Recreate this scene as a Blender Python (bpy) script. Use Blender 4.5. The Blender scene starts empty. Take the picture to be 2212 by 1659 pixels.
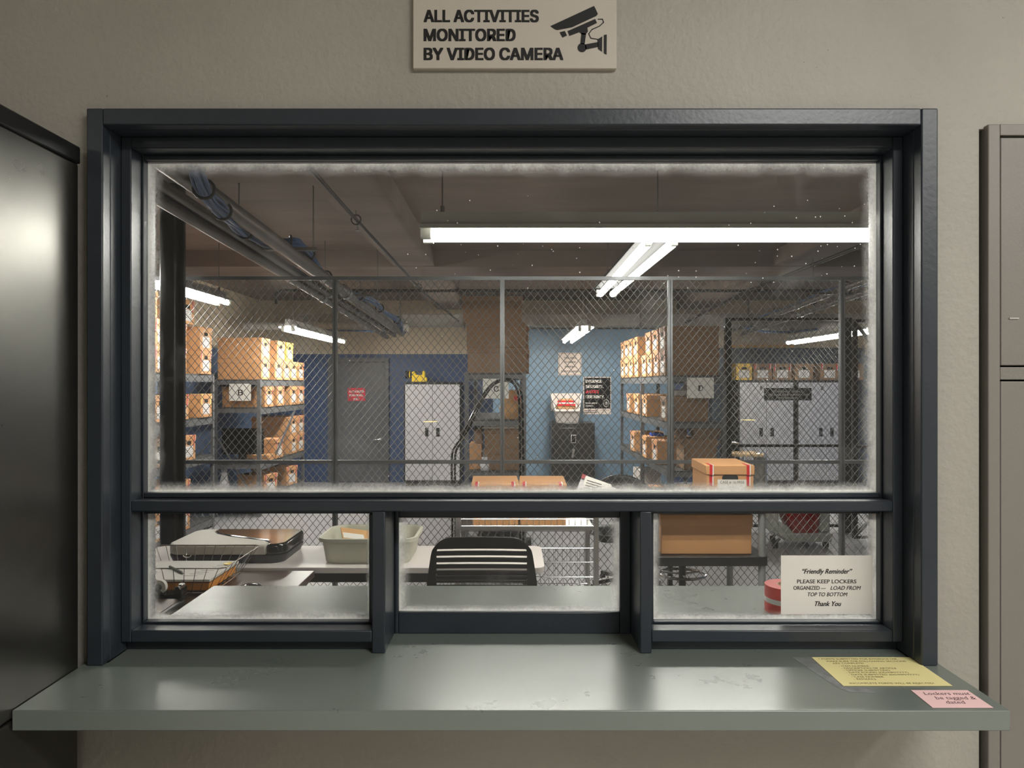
import bpy, bmesh, math, random
from mathutils import Vector, Matrix, Euler
R = math.radians
random.seed(7)
sc = bpy.context.scene
COL = sc.collection

# ------------------------------------------------------------------ camera, world, exposure
F = 1534.0            # focal length in pixels of the 2212 x 1659 frame
EYE = 1.66            # camera height; camera at the origin looking along +Y
cam_d = bpy.data.cameras.new('camera')
cam_d.sensor_fit = 'HORIZONTAL'
cam_d.sensor_width = 36.0
cam_d.lens = F / 2212 * 36.0
cam_d.clip_start = 0.02
cam = bpy.data.objects.new('camera', cam_d)
cam.location = (0, 0, EYE)
cam.rotation_euler = (R(90), 0, 0)
COL.objects.link(cam)
sc.camera = cam

world = bpy.data.worlds.new('world')
sc.world = world
world.use_nodes = True
world.node_tree.nodes['Background'].inputs[0].default_value = (0.9, 0.95, 1, 1)
world.node_tree.nodes['Background'].inputs[1].default_value = 0.02

sc.view_settings.view_transform = 'Standard'
sc.view_settings.look = 'None'
sc.view_settings.gamma = 1
sc.view_settings.use_curve_mapping = False
sc.view_settings.exposure = 0.0
try:
    sc.cycles.use_denoising = True
    sc.cycles.sample_clamp_indirect = 6
    sc.cycles.max_bounces = 8
    sc.cycles.transparent_max_bounces = 16
except Exception:
    pass

TUBE = 80.0           # radiance of the evidence room's fluorescent tubes
HALL = 64.0           # watts of the hall's ceiling lamps (behind the camera)

def area_lamp(name, loc, rot, sx, sy, watts, color):
    l = bpy.data.lights.new(name, 'AREA')
    l.shape = 'RECTANGLE'; l.size = sx; l.size_y = sy; l.energy = watts; l.color = color
    o = bpy.data.objects.new(name, l)
    o.location = loc; o.rotation_euler = rot
    COL.objects.link(o)
    return o
area_lamp('hall_lamp', (-4.2, -2.6, 2.85), (0, 0, 0), 1.2, 0.3, HALL * 1.2, (1.0, 0.985, 0.955))
area_lamp('hall_lamp', (1.5, -0.7, 3.22), (0, 0, 0), 1.2, 0.3, HALL * 1.25, (1.0, 0.985, 0.955))
area_lamp('hall_lamp', (2.95, -1.2, 3.22), (0, 0, 0), 0.3, 1.2, HALL * 0.6, (1.0, 0.985, 0.955))

def px(x, y, D):
    return Vector(((x - 1106) / F * D, D, EYE - (y - 829.5) / F * D))
def pX(x, D): return (x - 1106) / F * D
def pZ(y, D): return EYE - (y - 829.5) / F * D

# ------------------------------------------------------------------ materials
def lin(c):
    return tuple(((v / 255) / 12.92 if v / 255 <= 0.04045 else ((v / 255 + 0.055) / 1.055) ** 2.4) for v in c)

def new_mat(name):
    m = bpy.data.materials.new(name)
    m.use_nodes = True
    nt = m.node_tree
    b = nt.nodes['Principled BSDF']
    return m, nt, b

def mat(name, rgb, rough=0.5, metal=0.0, var=0.0, vscale=6.0, bump=0.0, bscale=60.0, spec=0.5, rvar=0.0, stretch=None,
        chips=None, chip_amt=0.0, chip_scale=25.0, emit=None, estr=0.0, coat=0.0):
    """rgb = sRGB 0..255 surface colour; var = brightness mottling by noise; bump = grain; chips = colour of worn spots"""
    m, nt, b = new_mat(name)
    N, L = nt.nodes, nt.links
    c = (*lin(rgb), 1)
    b.inputs['Base Color'].default_value = c
    b.inputs['Roughness'].default_value = rough
    b.inputs['Metallic'].default_value = metal
    b.inputs['Specular IOR Level'].default_value = spec
    if coat: b.inputs['Coat Weight'].default_value = coat
    tc = N.new('ShaderNodeTexCoord')
    src = tc.outputs['Object']
    if stretch:
        mp = N.new('ShaderNodeMapping'); mp.inputs['Scale'].default_value = stretch
        L.new(src, mp.inputs['Vector']); src = mp.outputs['Vector']
    col_out = None
    if var:
        n = N.new('ShaderNodeTexNoise'); n.inputs['Scale'].default_value = vscale; n.inputs['Detail'].default_value = 6
        n.inputs['Roughness'].default_value = 0.6
        L.new(src, n.inputs['Vector'])
        r = N.new('ShaderNodeMapRange'); r.inputs['From Min'].default_value = 0.25; r.inputs['From Max'].default_value = 0.75
        r.inputs['To Min'].default_value = 1 - var; r.inputs['To Max'].default_value = 1 + var
        L.new(n.outputs['Fac'], r.inputs['Value'])
        v = N.new('ShaderNodeVectorMath'); v.operation = 'SCALE'
        v.inputs[0].default_value = c[:3]
        L.new(r.outputs['Result'], v.inputs['Scale'])
        col_out = v.outputs[0]
        if rvar:
            r2 = N.new('ShaderNodeMapRange'); r2.inputs['From Min'].default_value = 0.3; r2.inputs['From Max'].default_value = 0.7
            r2.inputs['To Min'].default_value = rough - rvar; r2.inputs['To Max'].default_value = rough + rvar
            L.new(n.outputs['Fac'], r2.inputs['Value']); L.new(r2.outputs['Result'], b.inputs['Roughness'])
    if chips:
        n2 = N.new('ShaderNodeTexNoise'); n2.inputs['Scale'].default_value = chip_scale; n2.inputs['Detail'].default_value = 8
        n2.inputs['Roughness'].default_value = 0.7
        L.new(src, n2.inputs['Vector'])
        r3 = N.new('ShaderNodeMapRange'); r3.inputs['From Min'].default_value = 1 - chip_amt; r3.inputs['From Max'].default_value = 1 - chip_amt + 0.025
        L.new(n2.outputs['Fac'], r3.inputs['Value'])
        mx = N.new('ShaderNodeMix'); mx.data_type = 'RGBA'
        L.new(r3.outputs['Result'], mx.inputs['Factor'])
        if col_out: L.new(col_out, mx.inputs[6])
        else: mx.inputs[6].default_value = c
        mx.inputs[7].default_value = (*lin(chips), 1)
        col_out = mx.outputs[2]
    if col_out: L.new(col_out, b.inputs['Base Color'])
    if bump:
        n3 = N.new('ShaderNodeTexNoise'); n3.inputs['Scale'].default_value = bscale; n3.inputs['Detail'].default_value = 4
        L.new(src, n3.inputs['Vector'])
        bp = N.new('ShaderNodeBump'); bp.inputs['Strength'].default_value = bump; bp.inputs['Distance'].default_value = 0.004
        L.new(n3.outputs['Fac'], bp.inputs['Height']); L.new(bp.outputs['Normal'], b.inputs['Normal'])
    if emit:
        b.inputs['Emission Color'].default_value = (*lin(emit), 1)
        b.inputs['Emission Strength'].default_value = estr
    return m

M = {}
M['plaster'] = mat('plaster_taupe', (164, 160, 150), 0.55, var=0.10, vscale=2.2, bump=0.55, bscale=70, chips=(70, 60, 50), chip_amt=0.31, chip_scale=42)
M['navy'] = mat('navy_gloss_paint', (47, 53, 60), 0.34, var=0.12, vscale=9, bump=0.10, bscale=90, chips=(190, 190, 180), chip_amt=0.215, chip_scale=38)
M['counter'] = mat('grey_green_gloss_paint', (116, 124, 117), 0.29, var=0.045, vscale=5, rvar=0.03, bump=0.05, bscale=40, chips=(165, 166, 156), chip_amt=0.205, chip_scale=26, spec=1.0)
M['locker'] = mat('grey_locker_paint', (126, 122, 115), 0.42, var=0.04, vscale=4, bump=0.08, bscale=220)
M['dark_gap'] = mat('dark_gap', (14, 14, 14), 0.8)
M['black_cab'] = mat('black_satin_cabinet', (92, 91, 87), 0.30, metal=0.85, var=0.12, vscale=3, rvar=0.04, bump=0.04, bscale=30)
M['black_edge'] = mat('black_cabinet_edge', (22, 23, 24), 0.5, var=0.1)
M['concrete_ceiling'] = mat('concrete_ceiling', (126, 114, 105), 0.85, var=0.22, vscale=1.3, bump=0.35, bscale=25, stretch=(0.6, 2.2, 1))
M['concrete_floor'] = mat('concrete_floor', (152, 150, 152), 0.42, var=0.10, vscale=2.0, bump=0.1, bscale=14)
M['tan_wall'] = mat('tan_wall', (186, 172, 150), 0.7, var=0.05, vscale=2, bump=0.2, bscale=50)
M['blue_wall'] = mat('deep_blue_wall', (54, 84, 134), 0.5, var=0.06, vscale=3, bump=0.15, bscale=50)
M['steel_blue_wall'] = mat('steel_blue_wall', (104, 129, 150), 0.5, var=0.07, vscale=2.5, bump=0.15, bscale=50)
M['door_grey'] = mat('charcoal_door_paint', (80, 83, 89), 0.45, var=0.06)
M['hall_wall'] = mat('hall_wall', (196, 191, 182), 0.8, var=0.06)
M['hall_floor'] = mat('hall_floor', (186, 183, 176), 0.5, var=0.08)
M['fence'] = mat('grey_fence_steel', (104, 106, 108), 0.42, metal=0.55, var=0.12, vscale=12)
M['wire'] = mat('fence_wire', (116, 115, 112), 0.45, metal=0.4)
M['cage_steel'] = mat('black_cage_steel', (34, 34, 36), 0.5, metal=0.3)
M['column'] = mat('black_column_paint', (24, 23, 22), 0.38, var=0.25, vscale=14, chips=(120, 118, 112), chip_amt=0.26, chip_scale=20)
M['rack'] = mat('rack_steel', (104, 105, 107), 0.42, metal=0.25, var=0.1, vscale=10)
M['rack_board'] = mat('rack_board', (62, 62, 62), 0.6, var=0.1)
M['kraft'] = mat('kraft_cardboard', (200, 148, 100), 0.75, var=0.05, vscale=9, bump=0.08, bscale=120)
M['kraft_shaded'] = mat('shaded_brown_cardboard', (134, 104, 77), 0.78, var=0.05, vscale=9, bump=0.08, bscale=120)  # brown card, with the shade on rack C and D fronts mixed in
M['kraft_yellow'] = mat('yellow_cardboard', (226, 186, 90), 0.75, var=0.05, vscale=9)
M['hole'] = mat('box_hand_hole', (10, 8, 6), 0.9)
M['paper'] = mat('white_paper', (232, 228, 220), 0.7, var=0.02)
M['red_tape'] = mat('red_evidence_tape', (196, 34, 38), 0.45)
M['white_tape'] = mat('white_tape', (236, 232, 226), 0.45)
M['yellow_tape'] = mat('yellow_tape', (235, 200, 70), 0.5)
M['ink'] = mat('black_ink', (18, 17, 17), 0.6)
M['ink_grey'] = mat('grey_ink', (60, 58, 58), 0.7)
M['sign_white'] = mat('sign_white_face', (196, 188, 176), 0.5, var=0.03, chips=(90, 84, 76), chip_amt=0.24, chip_scale=30)
M['sign_cream'] = mat('cream_sign', (222, 208, 198), 0.5)
M['sign_red'] = mat('red_sign_face', (206, 42, 60), 0.5)
M['sign_black'] = mat('black_sign_face', (12, 13, 15), 0.85, spec=0.15)
M['red_ink'] = mat('red_poster_ink', (226, 52, 66), 0.6)
M['white_ink'] = mat('white_ink', (235, 230, 224), 0.6)
M['note_yellow'] = mat('yellow_note_paper', (246, 234, 168), 0.6, var=0.03)
M['note_pink'] = mat('pink_note_paper', (255, 214, 212), 0.6, var=0.02)
M['pencil'] = mat('pen_handwriting', (96, 88, 50), 0.7)
M['pen_ink'] = mat('dark_pen_handwriting', (90, 62, 70), 0.7)
M['tube_glass'] = mat('lit_tube', (255, 255, 250), 0.3, emit=(255, 252, 244), estr=TUBE)
M['hood'] = mat('white_lamp_hood', (190, 190, 184), 0.45)
M['hood_grey'] = mat('grey_lamp_hood', (40, 40, 40), 0.6)
M['lamp_cap'] = mat('lamp_cap', (214, 214, 206), 0.5)
M['black'] = mat('black_plastic', (13, 13, 14), 0.42)
M['black_gloss'] = mat('black_gloss_plastic', (14, 13, 14), 0.12, spec=0.6)
M['rubber'] = mat('black_rubber', (22, 21, 21), 0.7)
M['chrome'] = mat('chrome_wire', (205, 205, 205), 0.18, metal=1.0)
M['steel'] = mat('brushed_steel', (170, 168, 164), 0.32, metal=0.9)
M['zinc'] = mat('zinc_conduit', (112, 108, 103), 0.4, metal=0.6, var=0.08)
M['dark_pipe'] = mat('dark_sprinkler_pipe', (46, 43, 42), 0.5, metal=0.2)
M['insul'] = mat('pipe_insulation', (176, 172, 166), 0.7, var=0.05)
M['duct'] = mat('sheet_metal_duct', (150, 148, 142), 0.45, metal=0.35, var=0.08, vscale=3)
M['blue_cable'] = mat('blue_cable_jacket', (66, 92, 130), 0.45)
M['desk_brown'] = mat('dark_walnut_laminate', (74, 58, 50), 0.3, var=0.1, vscale=4, stretch=(1, 8, 1))
M['desk_white'] = mat('white_laminate', (226, 218, 214), 0.4, var=0.02)
M['printer_white'] = mat('light_grey_plastic', (206, 202, 190), 0.42)
M['printer_dark'] = mat('charcoal_plastic', (44, 44, 50), 0.45)
M['tub'] = mat('beige_tub_plastic', (196, 196, 178), 0.42, var=0.02)
M['manila'] = mat('manila_envelope', (206, 160, 108), 0.7, var=0.04)
M['orange_env'] = mat('orange_envelope', (222, 146, 60), 0.65, var=0.06)
M['poly_bag'] = mat('clear_bag_plastic', (222, 220, 222), 0.15, spec=0.7)
M['plate_door'] = None
M['safe_black'] = mat('black_safe_enamel', (26, 26, 28), 0.35, var=0.06)
M['bin_grey'] = mat('grey_bin_plastic', (176, 170, 166), 0.45)
M['bin_light'] = mat('light_bin_plastic', (222, 214, 208), 0.42)
M['lantern_yellow'] = mat('yellow_lantern_plastic', (238, 204, 40), 0.4)
M['bucket_red'] = mat('red_bucket_plastic', (132, 26, 24), 0.4)
M['cart_grey'] = mat('grey_cart_plastic', (168, 170, 160), 0.5)
M['cart_pole'] = mat('grey_cart_pole', (150, 152, 150), 0.4, metal=0.3)
M['wood_tan'] = mat('tan_plywood', (196, 166, 124), 0.5, var=0.08)
M['chair_grey'] = mat('grey_chair_panel', (104, 102, 92), 0.6)
M['paperbag'] = mat('paper_bag', (190, 146, 98), 0.8, var=0.1, vscale=14, bump=0.3, bscale=30)
M['basket_tan'] = None
M['basket_blue'] = None
M['screen'] = mat('monitor_black', (14, 14, 15), 0.25)
M['blue_glow'] = mat('blue_plastic', (40, 90, 220), 0.4)
M['red_roll'] = mat('red_tape_roll', (206, 52, 44), 0.35, var=0.05)
M['brown_roll'] = mat('tan_tape_roll', (150, 130, 92), 0.3)
M['card_core'] = mat('card_core', (200, 170, 140), 0.8)
M['clear_tape'] = None

def two_tone_wall(name, low, high, z_split):
    m, nt, b = new_mat(name)
    N, L = nt.nodes, nt.links
    g = N.new('ShaderNodeNewGeometry'); s = N.new('ShaderNodeSeparateXYZ')
    L.new(g.outputs['Position'], s.inputs[0])
    gt = N.new('ShaderNodeMath'); gt.operation = 'GREATER_THAN'; gt.inputs[1].default_value = z_split
    L.new(s.outputs['Z'], gt.inputs[0])
    n = N.new('ShaderNodeTexNoise'); n.inputs['Scale'].default_value = 2.5; n.inputs['Detail'].default_value = 6
    L.new(g.outputs['Position'], n.inputs['Vector'])
    mx = N.new('ShaderNodeMix'); mx.data_type = 'RGBA'
    L.new(gt.outputs[0], mx.inputs['Factor'])
    mx.inputs[6].default_value = (*lin(low), 1); mx.inputs[7].default_value = (*lin(high), 1)
    r = N.new('ShaderNodeMapRange'); r.inputs['To Min'].default_value = 0.85; r.inputs['To Max'].default_value = 1.15
    L.new(n.outputs['Fac'], r.inputs['Value'])
    v = N.new('ShaderNodeVectorMath'); v.operation = 'SCALE'
    L.new(mx.outputs[2], v.inputs[0]); L.new(r.outputs['Result'], v.inputs['Scale'])
    L.new(v.outputs[0], b.inputs['Base Color'])
    b.inputs['Roughness'].default_value = 0.5
    return m
M['wall_back'] = two_tone_wall('blue_and_tan_wall', (47, 71, 110), (186, 172, 150), 2.165)
M['wall_side'] = two_tone_wall('pale_blue_and_tan_wall', (116, 140, 178), (186, 172, 150), 2.18)

def plate_mat():
    m, nt, b = new_mat('tread_plate')
    N, L = nt.nodes, nt.links
    tc = N.new('ShaderNodeTexCoord')
    mp = N.new('ShaderNodeMapping'); mp.inputs['Rotation'].default_value = (0, R(45), 0)
    L.new(tc.outputs['Object'], mp.inputs['Vector'])
    sx = N.new('ShaderNodeSeparateXYZ'); L.new(mp.outputs[0], sx.inputs[0])
    outs = []
    for k in ('X', 'Z'):
        mu = N.new('ShaderNodeMath'); mu.operation = 'MULTIPLY'; mu.inputs[1].default_value = 130
        L.new(sx.outputs[k], mu.inputs[0])
        si = N.new('ShaderNodeMath'); si.operation = 'SINE'; L.new(mu.outputs[0], si.inputs[0]); outs.append(si.outputs[0])
    ml = N.new('ShaderNodeMath'); ml.operation = 'MULTIPLY'; L.new(outs[0], ml.inputs[0]); L.new(outs[1], ml.inputs[1])
    r = N.new('ShaderNodeMapRange'); r.inputs['From Min'].default_value = 0.2; r.inputs['From Max'].default_value = 0.7
    L.new(ml.outputs[0], r.inputs['Value'])
    bp = N.new('ShaderNodeBump'); bp.inputs['Strength'].default_value = 0.9; bp.inputs['Distance'].default_value = 0.006
    L.new(r.outputs['Result'], bp.inputs['Height']); L.new(bp.outputs[0], b.inputs['Normal'])
    b.inputs['Base Color'].default_value = (*lin((206, 204, 208)), 1)
    b.inputs['Metallic'].default_value = 0.35; b.inputs['Roughness'].default_value = 0.36
    return m
M['plate_door'] = plate_mat()

def weave_mat(name, a, bcol, sc_):
    m, nt, b = new_mat(name)
    N, L = nt.nodes, nt.links
    tc = N.new('ShaderNodeTexCoord')
    w = N.new('ShaderNodeTexChecker'); w.inputs['Scale'].default_value = sc_
    w.inputs['Color1'].default_value = (*lin(a), 1); w.inputs['Color2'].default_value = (*lin(bcol), 1)
    L.new(tc.outputs['Object'], w.inputs['Vector']); L.new(w.outputs['Color'], b.inputs['Base Color'])
    bp = N.new('ShaderNodeBump'); bp.inputs['Strength'].default_value = 0.6; bp.inputs['Distance'].default_value = 0.006
    L.new(w.outputs['Fac'], bp.inputs['Height']); L.new(bp.outputs[0], b.inputs['Normal'])
    b.inputs['Roughness'].default_value = 0.7
    return m
M['basket_tan'] = weave_mat('woven_cane', (150, 122, 94), (74, 58, 46), 120)
M['basket_blue'] = weave_mat('woven_blue_grey', (112, 128, 144), (62, 70, 80), 120)

def form_mat():
    """white printed form: rows of thin grey marks"""
    m, nt, b = new_mat('printed_form')
    N, L = nt.nodes, nt.links
    tc = N.new('ShaderNodeTexCoord')
    br = N.new('ShaderNodeTexBrick')
    br.inputs['Scale'].default_value = 14; br.inputs['Mortar Size'].default_value = 0.045
    br.inputs['Brick Width'].default_value = 1.7; br.inputs['Row Height'].default_value = 0.30
    br.inputs['Color1'].default_value = (0.80, 0.77, 0.73, 1); br.inputs['Color2'].default_value = (0.70, 0.67, 0.64, 1)
    br.inputs['Mortar'].default_value = (0.45, 0.42, 0.42, 1)
    mp = N.new('ShaderNodeMapping'); mp.inputs['Rotation'].default_value = (R(90), 0, 0)
    L.new(tc.outputs['Object'], mp.inputs['Vector']); L.new(mp.outputs[0], br.inputs['Vector'])
    L.new(br.outputs['Color'], b.inputs['Base Color']); b.inputs['Roughness'].default_value = 0.7
    return m
M['form'] = form_mat()

def glass_mat(name, hx, hz, wl, wr, wb, wt, specks=0.0, dirt_max=0.85, film=0.02):
    """window glass with a crust of overspray and grime creeping in from its edges (widths in metres) and dust specks, thick only where lamp light would catch them"""
    m = bpy.data.materials.new(name); m.use_nodes = True
    nt = m.node_tree; N, L = nt.nodes, nt.links
    N.clear()
    out = N.new('ShaderNodeOutputMaterial')
    tc = N.new('ShaderNodeTexCoord'); s = N.new('ShaderNodeSeparateXYZ'); L.new(tc.outputs['Object'], s.inputs[0])
    def math(op, a, b=None, clamp=False):
        n = N.new('ShaderNodeMath'); n.operation = op; n.use_clamp = clamp
        for i, v in enumerate((a, b)):
            if v is None: continue
            if isinstance(v, (int, float)): n.inputs[i].default_value = v
            else: L.new(v, n.inputs[i])
        return n.outputs[0]
    dl = math('DIVIDE', math('ADD', s.outputs['X'], hx), wl)
    dr = math('DIVIDE', math('SUBTRACT', hx, s.outputs['X']), wr)
    db = math('DIVIDE', math('ADD', s.outputs['Z'], hz), wb)
    dt = math('DIVIDE', math('SUBTRACT', hz, s.outputs['Z']), wt)
    d = math('MINIMUM', math('MINIMUM', dl, dr), math('MINIMUM', db, dt))
    n1 = N.new('ShaderNodeTexNoise'); n1.inputs['Scale'].default_value = 14; n1.inputs['Detail'].default_value = 8; n1.inputs['Roughness'].default_value = 0.65
    L.new(tc.outputs['Object'], n1.inputs['Vector'])
    n2 = N.new('ShaderNodeTexNoise'); n2.inputs['Scale'].default_value = 160; n2.inputs['Detail'].default_value = 4
    L.new(tc.outputs['Object'], n2.inputs['Vector'])
    k = math('ADD', d, math('MULTIPLY', math('SUBTRACT', n1.outputs['Fac'], 0.5), 0.9))
    k = math('ADD', k, math('MULTIPLY', math('SUBTRACT', n2.outputs['Fac'], 0.5), 0.3))
    r = N.new('ShaderNodeMapRange')
    r.inputs['From Min'].default_value = 1.0; r.inputs['From Max'].default_value = 0.05
    r.inputs['To Min'].default_value = 0.0; r.inputs['To Max'].default_value = 1.0
    L.new(k, r.inputs['Value'])
    fac = math('MULTIPLY', math('POWER', r.outputs['Result'], 2.0), dirt_max)
    # smears over the field
    n4 = N.new('ShaderNodeTexNoise'); n4.inputs['Scale'].default_value = 5; n4.inputs['Detail'].default_value = 9; n4.inputs['Roughness'].default_value = 0.7
    L.new(tc.outputs['Object'], n4.inputs['Vector'])
    r4 = N.new('ShaderNodeMapRange'); r4.inputs['From Min'].default_value = 0.56; r4.inputs['From Max'].default_value = 0.8
    r4.inputs['To Max'].default_value = 0.14; r4.inputs['To Min'].default_value = film
    L.new(n4.outputs['Fac'], r4.inputs['Value'])
    fac = math('MAXIMUM', fac, r4.outputs['Result'])
    if specks:
        vo = N.new('ShaderNodeTexVoronoi'); vo.inputs['Scale'].default_value = 90
        L.new(tc.outputs['Object'], vo.inputs['Vector'])
        cs = N.new('ShaderNodeSeparateColor'); L.new(vo.outputs['Color'], cs.inputs[0])
        band = N.new('ShaderNodeMapRange'); band.interpolation_type = 'SMOOTHSTEP'  # dust thickened round the near lamp, standing in for its scattered light
        L.new(math('ABSOLUTE', math('SUBTRACT', s.outputs['Z'], 0.20)), band.inputs['Value'])
        band.inputs['From Min'].default_value = 0.05; band.inputs['From Max'].default_value = 0.13
        band.inputs['To Min'].default_value = 1.0; band.inputs['To Max'].default_value = 0.0
        bx_ = N.new('ShaderNodeMapRange'); bx_.interpolation_type = 'SMOOTHSTEP'
        L.new(s.outputs['X'], bx_.inputs['Value'])
        bx_.inputs['From Min'].default_value = -0.30; bx_.inputs['From Max'].default_value = -0.12
        lamp_band = math('MAXIMUM', math('MULTIPLY', band.outputs[0], bx_.outputs[0]), 0.04)
        dot = math('LESS_THAN', vo.outputs['Distance'], math('MULTIPLY', cs.outputs[1], 0.13))
        n5 = N.new('ShaderNodeTexNoise'); n5.inputs['Scale'].default_value = 6
        L.new(tc.outputs['Object'], n5.inputs['Vector'])
        rare = math('LESS_THAN', cs.outputs[0], math('MULTIPLY', math('SUBTRACT', n5.outputs['Fac'], 0.36, True), 3.2 * specks))
        rare = math('MULTIPLY', rare, math('LESS_THAN', cs.outputs[2], lamp_band))
        fac = math('MAXIMUM', fac, math('MULTIPLY', math('MULTIPLY', dot, rare), 0.9))
    tr = N.new('ShaderNodeBsdfTransparent'); tr.inputs[0].default_value = (0.97, 0.985, 0.975, 1)
    gl = N.new('ShaderNodeBsdfGlossy'); gl.inputs['Roughness'].default_value = 0.0
    fr = N.new('ShaderNodeFresnel'); fr.inputs['IOR'].default_value = 1.5
    clean = N.new('ShaderNodeMixShader')
    L.new(fr.outputs[0], clean.inputs[0]); L.new(tr.outputs[0], clean.inputs[1]); L.new(gl.outputs[0], clean.inputs[2])
    df = N.new('ShaderNodeBsdfDiffuse'); df.inputs[0].default_value = (0.60, 0.58, 0.54, 1)
    tl = N.new('ShaderNodeBsdfTranslucent'); tl.inputs[0].default_value = (0.90, 0.90, 0.86, 1)
    dm = N.new('ShaderNodeMixShader'); dm.inputs[0].default_value = 0.84
    L.new(df.outputs[0], dm.inputs[1]); L.new(tl.outputs[0], dm.inputs[2])
    fin = N.new('ShaderNodeMixShader')
    L.new(fac, fin.inputs[0]); L.new(clean.outputs[0], fin.inputs[1]); L.new(dm.outputs[0], fin.inputs[2])
    L.new(fin.outputs[0], out.inputs['Surface'])
    return m

def film_mat():
    m = bpy.data.materials.new('clear_tape_film'); m.use_nodes = True
    nt = m.node_tree; N, L = nt.nodes, nt.links; N.clear()
    out = N.new('ShaderNodeOutputMaterial'); tr = N.new('ShaderNodeBsdfTransparent')
    p = N.new('ShaderNodeBsdfPrincipled'); p.inputs['Base Color'].default_value = (0.32, 0.33, 0.33, 1); p.inputs['Roughness'].default_value = 0.3
    n = N.new('ShaderNodeTexNoise'); n.inputs['Scale'].default_value = 30
    tc = N.new('ShaderNodeTexCoord'); L.new(tc.outputs['Object'], n.inputs['Vector'])
    r = N.new('ShaderNodeMapRange'); r.inputs['From Min'].default_value = 0.3; r.inputs['From Max'].default_value = 0.7
    r.inputs['To Min'].default_value = 0.45; r.inputs['To Max'].default_value = 0.85
    L.new(n.outputs['Fac'], r.inputs['Value'])
    mx = N.new('ShaderNodeMixShader'); L.new(r.outputs[0], mx.inputs[0]); L.new(tr.outputs[0], mx.inputs[1]); L.new(p.outputs[0], mx.inputs[2])
    L.new(mx.outputs[0], out.inputs['Surface'])
    return m
M['clear_tape'] = film_mat()

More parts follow.
